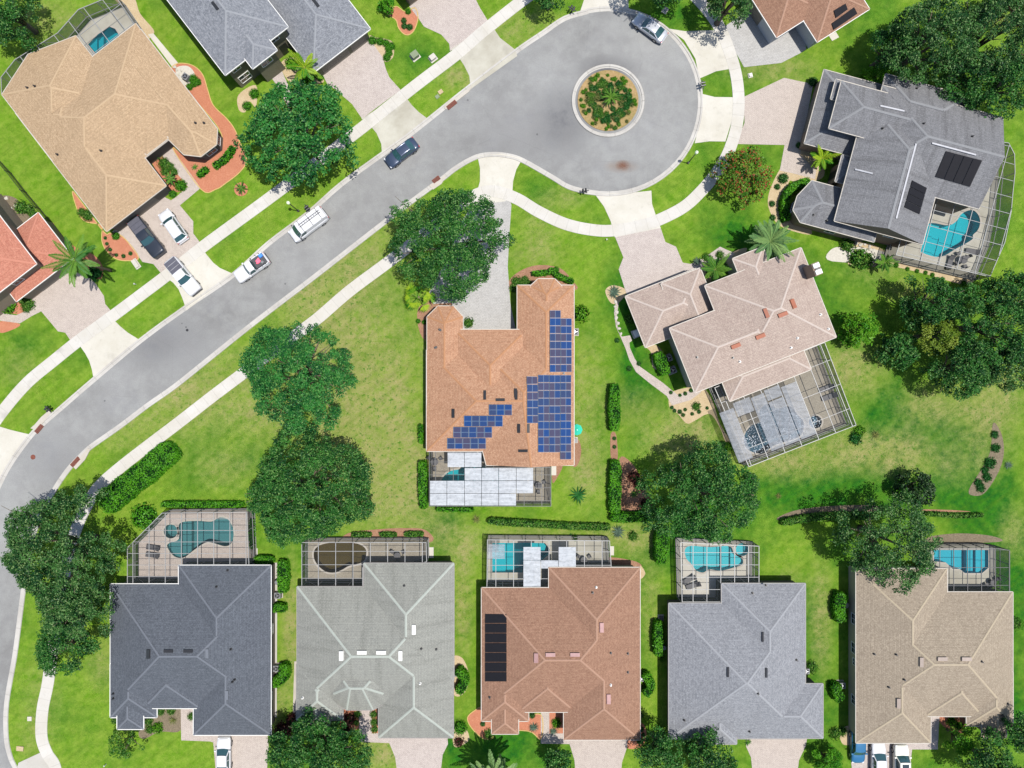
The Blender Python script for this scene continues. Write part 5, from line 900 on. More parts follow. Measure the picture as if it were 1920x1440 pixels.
row('loose', [(968, 527, 9), (978, 533, 8), (963, 540, 8), (984, 524, 7), (990, 531, 7)], 8, 'shrub left of the front bay of the orange-roofed house', 'shrubs beside the orange house bay'); plant('ball', 1043, 505, 6, 'small round bush above the orange house bay'); plant('lime', 1088, 588, 16, 'bright shrub on the right wall of the orange-roofed house', zs=1.3); plant('loose', 878, 605, 10, 'green shrub by the left wing front of the orange-roofed house')
row('ball', [(784, 602, 5), (795, 604, 5)], 5, 'tiny round bush below the yellow fan palm', 'tiny bushes under the fan palm')
row('loose', [(1325, 482, 8), (1340, 495, 9), (1355, 497, 9), (1350, 478, 8), (1332, 510, 8)], 8, 'tropical shrub in the entry court of the rose-grey house', 'entry court shrubs of the rose-grey house'); plant('agave', 1152, 547, 17, 'grey spiky bush at the left drive corner of the rose-grey house'); plant('agave', 1308, 490, 12, 'spiky plant at the garage front corner of the rose-grey house')
row('dark', [(1157, 638), (1198, 682), (1180, 691)], 5, 'small dark ball bush along the garden walk', 'ball bushes along the garden walk'); plant('loose', 1180, 598, 9, 'shaded shrub on the left wall of the rose-grey garage')
row('dark', [(1258, 736), (1275, 741), (1285, 738), (1296, 732), (1260, 764), (1265, 770), (1275, 772), (1285, 768), (1298, 776), (1311, 772), (1326, 765), (1281, 778)], 4, 'tiny dark plant in the pale gravel patio bed', 'tiny plants in the pale gravel bed'); plant('grass', 1281, 779, 7, 'small tufted plant in the pale gravel bed'); plant('loose', 1306, 762, 8, 'bush at the cage corner beside the gravel bed'); plant('lime', 1366, 838, 9, 'lime shrub at the lower left corner of the large tilted cage'); plant('dark', 1355, 834, 8, 'dark shrub beside the lime shrub at the tilted cage')
row('dark', [(1469, 334, 10), (1458, 350, 6), (1448, 382, 6), (1449, 408, 6)], 7, 'dark shrub in the gravel bed left of the bay of the weathered grey house', 'shrubs in the gravel bed by the bay'); plant('dark', 1525, 153, 9, 'dark shrub at the upper left corner of the weathered grey house'); plant('dark', 1498, 272, 6, 'dark shrub at the lower drive corner of the weathered grey house')
plant('loose', 1589, 459, 13, 'upper leafy bush under the tan wall of the weathered grey house', zs=1.2); plant('loose', 1612, 485, 19, 'wide leafy bush under the tan wall of the weathered grey house'); plant('loose', 1625, 487, 14, 'second wide leafy bush under the tan wall')
row('ball', [(1681, 497), (1702, 504), (1720, 508), (1736, 511), (1749, 515), (1768, 524), (1808, 531)], 5, 'small bush in the sand strip below the curved pool cage', 'small bushes below the curved cage')
row('deep', [(1840, 915, 8), (1852, 895, 8), (1858, 868, 10), (1868, 840, 8), (1866, 815, 7), (1835, 905, 7), (1848, 882, 7)], 8, 'weedy plant in the long dark bed on the right lawn', 'weeds in the dark bed'); plant('agave', 1893, 872, 11, 'grey bush right of the long dark bed'); plant('grass', 1644, 815, 14, 'pale grassy clump on the lawn near the tilted cage'); plant('yellow' if False else 'lime', 1612, 808, 10, 'yellow weeds at the lower right corner of the tilted cage'); plant('deep', 1605, 822, 11, 'dark low shrub below the tilted cage corner'); plant('grass', 1461, 930, 10, 'pale grassy clump right of the wide dark oak')
plant('agave', 1160, 998, 17, 'grey spiky agave below the L-shaped hedge'); plant('loose', 1187, 1005, 9, 'small bush right of the grey agave'); plant('brom', 1190, 927, 11, 'bright spiky plant in the brown bed'); row('red', [(1190, 895, 12), (1198, 910, 10), (1210, 945, 10)], 10, 'maroon shrub in the brown bed under the wide dark oak', 'maroon shrubs in the brown bed'); row('dark', [(1152, 822, 4), (1152, 838, 4)], 4, 'tiny plant between the two straight hedges', 'tiny plants between the hedges')
plant('sago', 1085, 930, 24, 'spiky green sago palm alone on the lawn below the orange-roofed house'); plant('sago', 1071, 1005, 8, 'tiny sago above the cage with scattered white panels'); plant('grass', 893, 975, 14, 'bare branched shrub at the end of the thin hedge'); plant('lime', 1078, 1008, 6, 'tiny lime plant above the cage with scattered white panels')
plant('ball', 858, 1358, 0.1, 'x') if False else None
plant('ball', 862, 1366, 14, 'round bush at the front right corner of the grey-green house'); plant('red', 860, 1392, 9, 'reddish shrub at the front right corner of the grey-green house'); row('loose', [(670, 1340, 7), (667, 1356, 6)], 6, 'small shrub left of the grey-green entry walk', 'shrubs left of the grey-green entry walk'); row('loose', [(700, 1340, 7), (701, 1355, 7), (702, 1368, 7)], 6, 'small shrub right of the grey-green entry walk', 'shrubs right of the grey-green entry walk'); row('red', [(655, 1348, 10), (648, 1370, 9)], 9, 'maroon shrub by the entry of the grey-green house', 'maroon shrubs by the grey-green entry')
row('loose', [(277, 1352, 9), (280, 1368, 8), (300, 1334, 8), (320, 1333, 8), (358, 1344, 7), (214, 1352, 6)], 8, 'shrub in the entry bed of the slate-blue house', 'entry bed shrubs of the slate-blue house'); plant('lime', 294, 1366, 10, 'yellow shrub in the entry bed of the slate-blue house'); plant('grass', 322, 1352, 13, 'dry shrub in the entry bed of the slate-blue house')
plant('loose', 917, 1378, 10, 'bush under the left front corner of the red-brown house'); plant('agave', 1001, 1366, 13, 'spiky agave left of the red-brown entry walk'); plant('agave', 1038, 1373, 11, 'spiky agave right of the red-brown entry walk'); plant('lime', 1043, 1357, 9, 'bright bush at the red-brown garage wall'); row('dark', [(998, 1342, 6), (905, 1358, 5), (1203, 1368, 5), (1206, 1378, 4), (1200, 1390, 7), (1202, 1342, 5)], 5, 'small dark shrub in the red mulch of the red-brown house', 'small shrubs in the red-brown mulch')
row('brom', [(1388, 1366, 9), (1385, 1378, 8), (1404, 1393, 10)], 8, 'feathery plant in the narrow entry of the light grey house', 'entry plants of the light grey house'); plant('loose', 1521, 1252, 12, 'bush on the right wall of the light grey house'); row('loose', [(1567, 1376, 11), (1580, 1372, 9)], 9, 'leafy shrub left of the tan house garage', 'shrubs left of the tan garage'); row('lime', [(1786, 1354, 9), (1800, 1362, 8), (1815, 1370, 9)], 8, 'bright plant in the entry bed of the tan house', 'entry plants of the tan house'); plant('loose', 1905, 1170, 12, 'low shrub on the right wall of the tan house'); plant('lime', 1242, 1236, 5, 'small bush below the upright hedge')
plant('loose', 1240, 1378, 12, 'leafy bush at the lower left corner of the light grey house'); row('lime', [(1110, 1028, .1)], .1, 'x', 'x') if False else None
for k, (x, y, r_) in enumerate([(612, 1360, 16), (640, 1385, 14), (530, 1372, 16), (548, 1352, 13), (515, 1388, 12)]): plant('red' if k in (2, 3) else 'loose', x, y, r_, ['green shrub under the grey-green front wing', 'bush right of the grey-green front wing', 'maroon bush at the left front corner of the grey-green house', 'upper maroon bush at the left wall of the grey-green house', 'bush beside the slate-blue garage drive edge'][k])
# the island
rnd = random.Random(5)
for k in range(120):
    a = rnd.uniform(0, 6.283); q = math.sqrt(rnd.uniform(.06, 1)) * 53; out = q > 41; x, y = 1140 + q * math.cos(a), 189 + q * math.sin(a)
    kd = rnd.choice(['dry', 'loose', 'lime', 'lime']) if out else rnd.choice(['deep', 'deep', 'loose', 'dry', 'dark'])
    plant(kd, x, y, rnd.uniform(3.2, 4.6) if out else rnd.uniform(4.2, 7), {'dry': 'straw-coloured tuft in the traffic island', 'loose': 'leafy green plant in the traffic island', 'lime': 'yellow-green plant in the traffic island', 'deep': 'dark green low plant in the traffic island', 'dark': 'dark small bush in the traffic island'}[kd], {'dry': 'straw tufts', 'loose': 'leafy plants', 'lime': 'yellow-green plants', 'deep': 'dark green plants', 'dark': 'dark bushes'}[kd] + ' in the traffic island', z0=.08)
# -- palms
def frond(mb, tt, a, L, el, droop, rnd, fan=False, wid=.5, leaf_w=.07, n=16, z0=0, r0=0.0):
    ca, sa = math.cos(a), math.sin(a); t_ = rnd.random(); P = lambda s: (r0 * ca + ca * L * s * math.cos(el * (1 - s * .5)), r0 * sa + sa * L * s * math.cos(el * (1 - s * .5)), z0 + L * math.sin(el) * s - droop * s * s)
    if fan:
        b = P(.55); nf = 9; rr = L * .42
        mb.face([(ca * .02 - sa * .03, sa * .02 + ca * .03, z0), (ca * .02 + sa * .03, sa * .02 - ca * .03, z0), (b[0] + sa * .03, b[1] - ca * .03, b[2]), (b[0] - sa * .03, b[1] + ca * .03, b[2])]); tt += [t_ * .4] * 4
        for k in range(nf):
            th = a + (k / (nf - 1) - .5) * 2.3; e = (b[0] + math.cos(th) * rr, b[1] + math.sin(th) * rr, b[2] - .22 * rr - rnd.uniform(0, .15)); m = [(b[i] + e[i]) / 2 for i in range(3)]; w = rr * .10; nx, ny = -math.sin(th) * w, math.cos(th) * w
            mb.face([b, (m[0] + nx, m[1] + ny, m[2] + .03), e, (m[0] - nx, m[1] - ny, m[2] + .03)]); tt += [min(1, max(0, t_ + rnd.uniform(-.4, .4)))] * 4
        return
    for i in range(6):
        p, q = P(i / 6), P((i + 1) / 6); w = .045 * (1 - i / 7); mb.face([(p[0] - sa * w, p[1] + ca * w, p[2]), (p[0] + sa * w, p[1] - ca * w, p[2]), (q[0] + sa * w, q[1] - ca * w, q[2]), (q[0] - sa * w, q[1] + ca * w, q[2])]); tt += [.95] * 4
    for i in range(n):
        s = .12 + .88 * i / n; p = P(s); l = wid * math.sin(math.pi * (.15 + .8 * s)) * rnd.uniform(.85, 1.1)
        for sg in (1, -1):
            th = a + sg * R(62 - 25 * s); e = (p[0] + math.cos(th) * l, p[1] + math.sin(th) * l, p[2] - l * .35 + rnd.uniform(-.08, .08)); w = leaf_w; m = [(p[k] + e[k]) / 2 for k in range(3)]; nx, ny = -math.sin(th) * w, math.cos(th) * w
            mb.face([p, (m[0] + nx, m[1] + ny, m[2] + .02), e, (m[0] - nx, m[1] - ny, m[2] + .02)]); tt += [min(1, max(0, t_ + rnd.uniform(-.15, .15)))] * 4
def palm(label, px, py, rpx, top, mat, seed, fan=False, n=26, trunk=.16, wid=.5, leaf_w=.07, nl=20):
    x, y = G(px, py, top); Lr = rpx / S * (H - top) / H; rnd = random.Random(seed); root = tag(empty('palm_tree', (x, y, 0)), label, 'palm tree'); mb = MB(); tt = []
    for k in range(n):
        f = k / n; frond(mb, tt, k * 2.39996 + rnd.uniform(-.25, .25), Lr * ((.60 + .52 * f) * rnd.uniform(.85, 1.1) if fan else rnd.uniform(.8, 1.15)) / (.9 if f > .3 else .75), R(70) * (1 - f) ** 1.0 - R(8), Lr * (.30 + .25 * f), rnd, fan, wid * Lr / 2.2, leaf_w * max(.6, Lr / 2.2), nl, top - .1)
    me = bpy.data.meshes.new('crown'); me.from_pydata(mb.v, [], mb.f); me.materials.append(M[mat]); a = me.color_attributes.new('tint', 'FLOAT_COLOR', 'POINT'); C = np.zeros((len(mb.v), 4), np.float32); C[:, 0] = tt; C[:, 3] = 1; a.data.foreach_set('color', C.ravel()); link(me, root)
    t = MB(); t.tube([(0, 0, -.1), (0, 0, .4), (.04, 0, top * .5), (0, 0, top - .05)], [trunk * 1.5, trunk * 1.1, trunk, trunk * 1.15], 10); t.build('trunk', M['palmbark'], root, True)
palm('yellow-green fan palm at the left front corner of the orange-roofed house', 785, 557, 30, 2.4, 'palmy', 1, True, 15)
palm('tall queen palm leaning over the salmon roof and its drive', 140, 488, 42, 7.5, 'palm', 2, n=17, wid=.5, leaf_w=.045, nl=30)
palm('full pale-green palm between the rose-grey roof and the right lawn', 1445, 452, 37, 4.2, 'palmp', 3, n=42, wid=.5)
palm('tall palm cut by the bottom edge left of the red-brown drive', 930, 1472, 48, 5.5, 'palmp', 4, n=34, wid=.5)
palm('small yellow palm in front of the entry of the weathered grey house', 1543, 296, 22, 2.6, 'palmy', 5, n=16, wid=.6)
palm('bright palm by the entry of the mottled grey house', 571, 126, 26, 3, 'palmy', 6, n=14, wid=.7)
palm('feathery palm in the entry court of the rose-grey house', 1342, 505, 26, 2.8, 'palm', 7, n=14, wid=.6)
palm('sago palm in the middle of the traffic island', 1146, 182, 15, 1.2, 'palm', 8, n=26, wid=.3, trunk=.14)
palm('small sago in a round mulch ring by the walk, below the beige-roofed house', 452, 352, 11, .7, 'palm', 9, n=16, wid=.3, trunk=.08)
palm('small palm in the entry bed of the beige-roofed house', 318, 335, 12, 1.2, 'palm', 10, n=12, wid=.5, trunk=.08)
palm('dark palm beside the sand strip under the curved pool cage', 1660, 492, 18, 2, 'palm', 11, n=14, wid=.6, trunk=.1)
slab('planting_bed', circ(452, 355, 13, 16), .03, M['mulch'])
# ---------------------------------------------------------------- vehicles
def paint(name, col, met=0.0): 
    t = NT(name); m = t.fin(col, .28, .5, met); t.b.inputs['Coat Weight'].default_value = .5; t.b.inputs['Coat Roughness'].default_value = .08; return m
PT = {'white': paint('white_car_paint', (.47, .47, .48, 1)), 'silver': paint('silver_car_paint', (.42, .43, .46, 1), .35), 'navy': paint('dark_blue_car_paint', (.035, .05, .085, 1), .3), 'black': paint('black_car_paint', (.018, .022, .03, 1), .1), 'blue': paint('blue_car_paint', (.02, .11, .22, 1), .2), 'cream': paint('cream_car_paint', (.55, .54, .48, 1))}
M['redlamp'] = plain('red_lamp_glass', (.4, .02, .02, 1), .2); M['headlamp'] = plain('headlamp_glass', (.6, .62, .65, 1), .1, .8); M['tonneau'] = plain('tonneau_cover', c(104, 104, 116), .7); M['bumper'] = plain('dark_bumper', (.05, .05, .055, 1), .5)
def vehicle(kind, label, px, py, dxp, dyp, L, Wd, ht, col, style, group=None):
    """front points along photo direction (dxp, dyp); style: sedan, hatch, pickup, van, suv"""
    x, y = G(px, py, .8); root = tag(empty(kind, (x, y, .008), math.atan2(-dyp, dxp)), label, {'pickup': 'pickup truck', 'van': 'van', 'open': 'pickup truck'}.get(style, 'car'), group)
    P = PT[col]; hl, hw = L / 2, Wd / 2; B = MB()
    hood = {'sedan': .92, 'hatch': .98, 'suv': 1.08, 'pickup': 1.18, 'open': 1.12, 'van': 1.25}[style]; deck = {'sedan': 1.0, 'hatch': 1.02, 'suv': 1.1, 'pickup': 1.25, 'open': 1.1, 'van': 1.3}[style]
    N = 22; rows = []; blunt = .10 if style in ('pickup', 'open') else .16
    for i in range(N + 1):
        t = -1 + 2 * i / N; xx = hl * t; a = abs(t); w = hw * (1 - blunt * max(0, (a - .72) / .28) ** 2.2) * (1 - (.02 if a < .3 else 0)); top = (hood if t > .25 else deck)
        if .05 < t < .45: top = deck + (hood - deck) * min(1, max(0, (t - .05) / .4)) 
        if t > .6: top = hood - (.22 if style not in ('pickup', 'open') else .1) * ((t - .6) / .4) ** 1.6
        if t < -.8: top = deck - (.12 if style == 'sedan' else .04) * ((-t - .8) / .2) ** 1.5
        zb = .24 + (.12 * max(0, (a - .85) / .15)); xe = xx * (1 if i not in (0, N) else .995)
        rows.append([(xe, s * w * k, z) for s, k, z in ((1, .80, zb), (1, .97, zb + .1), (1, 1.0, .55), (1, .99, top - .16), (1, .93, top - .05), (1, .70, top), (1, .3, top + .03), (-1, .3, top + .03), (-1, .70, top), (-1, .93, top - .05), (-1, .99, top - .16), (-1, 1.0, .55), (-1, .97, zb + .1), (-1, .80, zb))])
    m = len(rows[0])
    for i in range(N):
        for k in range(m - 1): B.face([rows[i][k], rows[i][k + 1], rows[i + 1][k + 1], rows[i + 1][k]])
        B.face([rows[i][m - 1], rows[i][0], rows[i + 1][0], rows[i + 1][m - 1]])
    B.face(rows[0][::-1]); B.face(rows[-1]); B.build('body', P, root, True)
    # greenhouse: base x range and roof x range (fractions of half length), front first
    b0, r0, r1, b1 = {'sedan': (.40, .12, -.42, -.74), 'hatch': (.44, .16, -.74, -.90), 'suv': (.46, .22, -.80, -.95), 'pickup': (.34, .14, -.18, -.26), 'open': (.30, .12, -.14, -.18), 'van': (.70, .46, -.93, -.97)}[style]
    wb, wr, zb = hw * .90, hw * (.72 if style != 'van' else .82), deck - .03; zt = ht - .04
    cs = {k: v for k, v in zip(('fl', 'fr', 'bl', 'br'), ((b0 * hl, wb, zb), (b0 * hl, -wb, zb), (b1 * hl, wb, zb), (b1 * hl, -wb, zb)))}; ct = {k: v for k, v in zip(('fl', 'fr', 'bl', 'br'), ((r0 * hl, wr, zt), (r0 * hl, -wr, zt), (r1 * hl, wr, zt), (r1 * hl, -wr, zt)))}
    def pane(nm, q, mt='tintglass'): mb = MB(); mb.face(q); return mb.build(nm, M[mt], root)
    Vx = lambda k, a: Vector(cs[k]).lerp(Vector(ct[k]), a)
    def bowed(nm, l, r, sg):   # glass bowed outwards in plan
        mb = MB(); n = 6; C = []
        for a in (0, 1):
            rowp = []
            for i in range(n + 1):
                t = i / n; p = Vx(l, a).lerp(Vx(r, a), t); p.x += sg * (.14 if a == 0 else .05) * (1 - (2 * t - 1) ** 2); p.z += .004; rowp.append(p)
            C.append(rowp)
        for i in range(n): mb.face([C[0][i], C[0][i + 1], C[1][i + 1], C[1][i]])
        mb.build(nm, M['tintglass'], root)
    bowed('windscreen', 'fl', 'fr', 1)
    if style != 'van': bowed('rear_window', 'bl', 'br', -1)
    for sd, a, b in ((1, 'fl', 'bl'), (-1, 'fr', 'br')):
        if style == 'van':
            f = Vx(a, 0).lerp(Vx(b, 0), .24); g = Vx(a, 1).lerp(Vx(b, 1), .18); pane('side_window', [Vx(a, .05), f, g, Vx(a, .96)]); mb = MB(); mb.face([f, Vx(b, 0), Vx(b, 1), g]); mb.build('side_panel', P, root)
        else: pane('side_window', [Vx(a, 0), Vx(b, 0), Vx(b, 1), Vx(a, 1)])
    if style == 'van': mb = MB(); mb.face([Vx('bl', 0), Vx('br', 0), Vx('br', 1), Vx('bl', 1)]); mb.build('rear_door', P, root)
    pl = MB()
    for k in cs: pl.bar(Vx(k, 0), Vx(k, 1), .09)
    if style in ('sedan', 'hatch', 'suv'):
        for a, b in (('fl', 'bl'), ('fr', 'br')): pl.bar(Vx(a, 0).lerp(Vx(b, 0), .48), Vx(a, 1).lerp(Vx(b, 1), .46), .07)
    pl.build('pillars', P, root); rf = MB(); nn = 8; rr = []
    for i in range(nn + 1):
        t = i / nn; xx = (r0 + .03) * hl + ((r1 - .03) - (r0 + .03)) * hl * t; crown_ = .05 * math.sin(math.pi * t); rr.append([(xx + (.06 * (1 - (2 * s / 6 - 1) ** 2)) * (1 if i == 0 else 0), wr * 1.04 * (1 - 2 * s / 6), zt + .02 + crown_ + .04 * (1 - (2 * s / 6 - 1) ** 2)) for s in range(7)])
    for i in range(nn):
        for s in range(6): rf.face([rr[i][s], rr[i + 1][s], rr[i + 1][s + 1], rr[i][s + 1]][::-1])
    for i in range(nn):
        for s in (0, 6): a, b = rr[i][s], rr[i + 1][s]; rf.face([a, b, (b[0], b[1], zt - .03), (a[0], a[1], zt - .03)])
    rf.build('roof', P, root, True)
    for sx in (.62, -.60):
        for sy in (1, -1):
            w = MB(); rings = [(hl * sx + .34 * math.cos(6.2832 * k / 18), .34 + .34 * math.sin(6.2832 * k / 18)) for k in range(18)]; y0, y1 = sy * (hw - .2), sy * (hw + .015)
            for k in range(18): a, b = rings[k], rings[(k + 1) % 18]; w.face([(a[0], y0, a[1]), (b[0], y0, b[1]), (b[0], y1, b[1]), (a[0], y1, a[1])])
            w.face([(a, y1, b) for a, b in rings]); wo = w.build('wheel', M['black'], root); q = MB(); q.face([(hl * sx + .21 * math.cos(6.2832 * k / 14), y1 + sy * .006, .34 + .21 * math.sin(6.2832 * k / 14)) for k in range(14)]); q.build('rim', M['steel'], wo)
    for sy in (1, -1):
        q = MB(); q.box(hl * .90, hl * .985, *sorted((sy * hw * .55, sy * hw * .86)), hood - .34, hood - .2); q.build('headlight', M['headlamp'], root)
        q = MB(); q.box(-hl * 1.003, -hl * .96, *sorted((sy * hw * .62, sy * hw * .9)), deck - .3, deck - .14); q.build('taillight', M['redlamp'], root)
        q = MB(); q.box(b0 * hl - .22, b0 * hl - .04, *sorted((sy * (hw * .93), sy * (hw + .16))), deck + .0, deck + .16); q.build('mirror', P if style != 'van' else M['bumper'], root)
    for sx in (1, -1): q = MB(); q.box(*sorted((sx * (hl - .02), sx * (hl + .05))), -hw * .84, hw * .84, .3, .52); q.build('bumper', M['bumper'] if style in ('van', 'pickup', 'open') else P, root)
    if style == 'pickup':
        q = MB(); x0, x1 = -hl * .95, b1 * hl - .06; zz = deck + .05; n = 3; lx = (x1 - x0) / n
        for k in range(n): q.box(x0 + k * lx + .02, x0 + (k + 1) * lx - .02, -hw * .86, hw * .86, zz - .08, zz)
        q.build('bed_cover', M['tonneau'], root)
    if style == 'open':
        x0, x1 = -hl * .93, b1 * hl - .08; q = MB(); q.box(x0, x1, -hw * .80, hw * .80, deck - .05, deck + .045); q.build('cargo_bed', M['bumper'], root); q = MB()
        for sy in (1, -1): q.box(x0 - .06, x1, *sorted((sy * hw * .82, sy * hw * .95)), deck - .1, deck + .16)
        q.box(x0 - .1, x0 - .02, -hw * .95, hw * .95, deck - .1, deck + .16); q.build('bed_rail', P, root); q = MB()
        for xx in (x0 + .35, (x0 + x1) / 2, x1 - .15): q.bar((xx, hw * .9, deck + .15), (xx, hw * .9, deck + .6), .06); q.bar((xx, -hw * .9, deck + .15), (xx, -hw * .9, deck + .6), .06)
        q.bar((x0 + .2, hw * .9, deck + .6), (x1, hw * .9, deck + .6), .06); q.bar((x1 - .15, hw * .9, deck + .6), (x1 - .15, -hw * .9, deck + .6), .06); q.build('ladder_rack', M['darkmetal'], root)
    if style == 'van':
        q = MB()
        for xx in (.30, -.22, -.74): q.bar((hl * xx, wr * 1.02, ht + .16), (hl * xx, -wr * 1.02, ht + .16), .05)
        for yy in (.30, -.02): q.bar((hl * .36, yy - .25, ht + .2), (-hl * .86, yy - .25, ht + .2), .05)
        for k in range(9): q.bar((hl * (.3 - k * .135), .05, ht + .2), (hl * (.3 - k * .135), -.27, ht + .2), .03)
        for xx in (.30, -.22, -.74):
            for yy in (wr, -wr): q.bar((hl * xx, yy, ht - .02), (hl * xx, yy, ht + .16), .05)
        q.build('roof_rack', M['darkmetal'], root)
    return root
vehicle('parked_car', 'silver sedan parked along the outer kerb of the cul-de-sac', 1219, 51, -57, -42, 4.85, 1.85, 1.42, 'silver', 'sedan')
vehicle('parked_car', 'dark blue sedan parked facing downhill along the upper kerb', 753, 286, -54, 41, 4.8, 1.82, 1.42, 'navy', 'sedan')
vehicle('work_van', 'white work van with a ladder rack on the street', 579, 422, -67, 50, 5.5, 2.0, 2.1, 'white', 'van')
wtr = vehicle('pickup_truck', 'white pickup with open loaded bed parked on the street', 472, 502, -58, 40, 4.9, 1.85, 1.75, 'white', 'open')
vehicle('pickup_truck', 'black pickup with grey bed cover in the beige-roofed house drive', 275, 445, 55, 73, 5.8, 2.0, 1.9, 'black', 'pickup')
vehicle('parked_car', 'white station wagon beside the black pickup', 324, 424, -38, -54, 4.75, 1.85, 1.55, 'white', 'hatch')
vehicle('pickup_truck', 'white pickup with grey bed cover parked across the apron', 343, 518, 51, 62, 5.5, 1.95, 1.85, 'white', 'pickup')
vehicle('parked_car', 'white sedan cut by the bottom edge on the slate-blue house drive', 419, 1418, 0, -1, 4.8, 1.85, 1.45, 'white', 'sedan')
vehicle('parked_car', 'blue car with its nose toward the bottom edge beside the tan house garage', 1609, 1399, 0, 1, 4.5, 1.8, 1.5, 'blue', 'hatch')
vehicle('parked_car', 'white sedan between the blue car and the cream car', 1648, 1427, 0, -1, 4.8, 1.85, 1.5, 'white', 'sedan')
cr = vehicle('parked_car', 'tall cream-white van-like car with sunroof, rightmost at the tan house garage', 1690, 1432, 0, -1, 5.0, 1.9, 1.8, 'cream', 'suv')
q = MB(); q.box(-.05, .45, -.42, .42, 1.835, 1.87); q.build('sunroof', M['glass'], cr)
mb = MB()   # load in the open pickup
def on_truck(nm, label, cat, boxes, mat):
    mb = MB(); a = wtr.rotation_euler.z; ox, oy = boxes[0][0], boxes[0][1]
    for x, y, sx, sy, z0, z1, rr in boxes: rbox(mb, x - ox, y - oy, rr, sx, sy, z0, z1)
    o = mb.build(nm, M[mat]); cc, ss = math.cos(a), math.sin(a); o.location = (wtr.location.x + ox * cc - oy * ss, wtr.location.y + ox * ss + oy * cc, .008 + 1.145); o.rotation_euler = (0, 0, a); tag(o, label, cat)
on_truck('mower_tray', 'pink tray lying in the open pickup bed', 'tray', [(-1.3, -.1, .5, .55, 0, .12, .3), (-1.52, -.28, .18, .3, .1, .2, 0), (-1.05, .1, .2, .2, .1, .2, .6)], 'pink'); on_truck('storage_tote', 'blue tote at the back corner of the open pickup bed', 'tote', [(-2.0, -.45, .45, .4, 0, .3, .1), (-2.0, -.45, .5, .45, .3, .34, .1)], 'blue_p'); on_truck('tool_bucket', 'pale bucket in the open pickup bed', 'bucket', [(-1.7, .4, .28, .28, 0, .28, .4), (-1.7, .4, .32, .32, .28, .31, .4)], 'grey_plastic')
# ---------------------------------------------------------------- street furniture and yard things
def street_lamp(label, bx, by):
    x, y = G(bx, by); r = tag(empty('street_lamp', (x, y, 0)), label, 'street lamp'); m = MB(); m.cyl(0, 0, .16, 0, .35, 12); m.tube([(0, 0, .3), (0, 0, 3.9)], [.07, .055], 8); m.build('pole', M['darkmetal'], r)
    m = MB(); m.tube([(0, 0, 3.9), (0, 0, 3.98), (0, 0, 4.3), (0, 0, 4.42)], [.10, .17, .22, .12], 12); m.build('lamp_globe', M['lampglass'], r, True); m = MB(); m.tube([(0, 0, 4.42), (0, 0, 4.5), (0, 0, 4.6)], [.2, .12, .02], 12); m.build('cap', M['lampglass'], r)
street_lamp('black lamp post on the verge right of the cul-de-sac', 1290, 306); street_lamp('black lamp post on the verge by the white van', 560, 396)
def mailbox(label, px, py, ang, n=1):
    x, y = G(px, py, 1); r = tag(empty('mailbox', (x, y, 0), R(ang)), label, 'mailbox'); m = MB(); m.box(-.06, .06, -.06, .06, 0, 1.0); m.box(-.06, .06, -.3 * n, .3 * n, .88, .95); m.build('post', M['darkmetal'], r)
    for k in range(n):
        y0 = (k - (n - 1) / 2) * .36; m = MB(); m.tube([(-.3, y0, 1.08), (.3, y0, 1.08)], .13, 12); m.build('box', M['darkmetal'], r); 
mailbox('black mailbox on the grass beside the left storm drain', 89, 767, 45, 2); mailbox('black twin mailbox at the kerb behind the white van', 576, 390, 35, 2); mailbox('black twin mailbox at the lower kerb of the cul-de-sac', 1096, 358, 100, 2); mailbox('black twin mailbox at the right kerb of the cul-de-sac', 1318, 158, 10, 2); mailbox('black twin mailbox at the upper left kerb of the cul-de-sac', 1073, 16, 60, 2)
def drain(label, px, py, ang, L=1.5):
    x, y = G(px, py); r = tag(empty('storm_drain', (x, y, 0), R(ang)), label, 'storm drain'); m = MB(); m.box(-L / 2, L / 2, -.28, .28, .02, .13); m.build('grate', M['rust'], r); m = MB()
    for k in range(7): m.box(-L / 2 + .1 + k * L / 7.6, -L / 2 + .14 + k * L / 7.6, -.22, .22, .13, .14)
    m.build('slot', M['black'], r)
drain('rusty storm drain at the kerb below the mottled grey house', 847, 197, 39); drain('rusty storm drain at the lower kerb near the white apron', 818, 337, 38, 1.1); drain('rusty storm drain at the left kerb of the bend', 74, 804, 50, 1.3); drain('rusty storm drain at the right kerb of the bend', 142, 866, 48)
def disc(nm, label, cat, px, py, r_, mat, z=.02): x, y = G(px, py); m = MB(); m.cyl(0, 0, r_, 0, z, 20); m.cyl(0, 0, r_ * .8, z, z + .006, 20); o = m.build(nm, M[mat]); o.location = (x, y, .0); tag(o, label, cat)
disc('manhole_cover', 'brown manhole cover in the street bend', 'manhole cover', 62, 857, .33, 'rust'); disc('manhole_cover', 'small dark cover in the street left of the lower storm drain', 'manhole cover', 351, 619, .18, 'darkmetal')
def cabinet(nm, label, cat, px, py, ang, sx, sy, h, mat, lid=None):
    x, y = G(px, py, h); r = tag(empty(nm, (x, y, 0), R(ang)), label, cat); m = MB(); m.box(-sx / 2, sx / 2, -sy / 2, sy / 2, 0, h - .05); m.build('body', M[mat], r); m = MB(); m.box(-sx / 2 - .04, sx / 2 + .04, -sy / 2 - .04, sy / 2 + .04, h - .05, h); m.build('lid', M[lid or mat], r); m = MB(); h > .2 and m.box(-sx / 2 - .15, sx / 2 + .15, -sy / 2 - .15, sy / 2 + .15, 0, .1); h > .2 and m.build('pad', M['conc'], r)
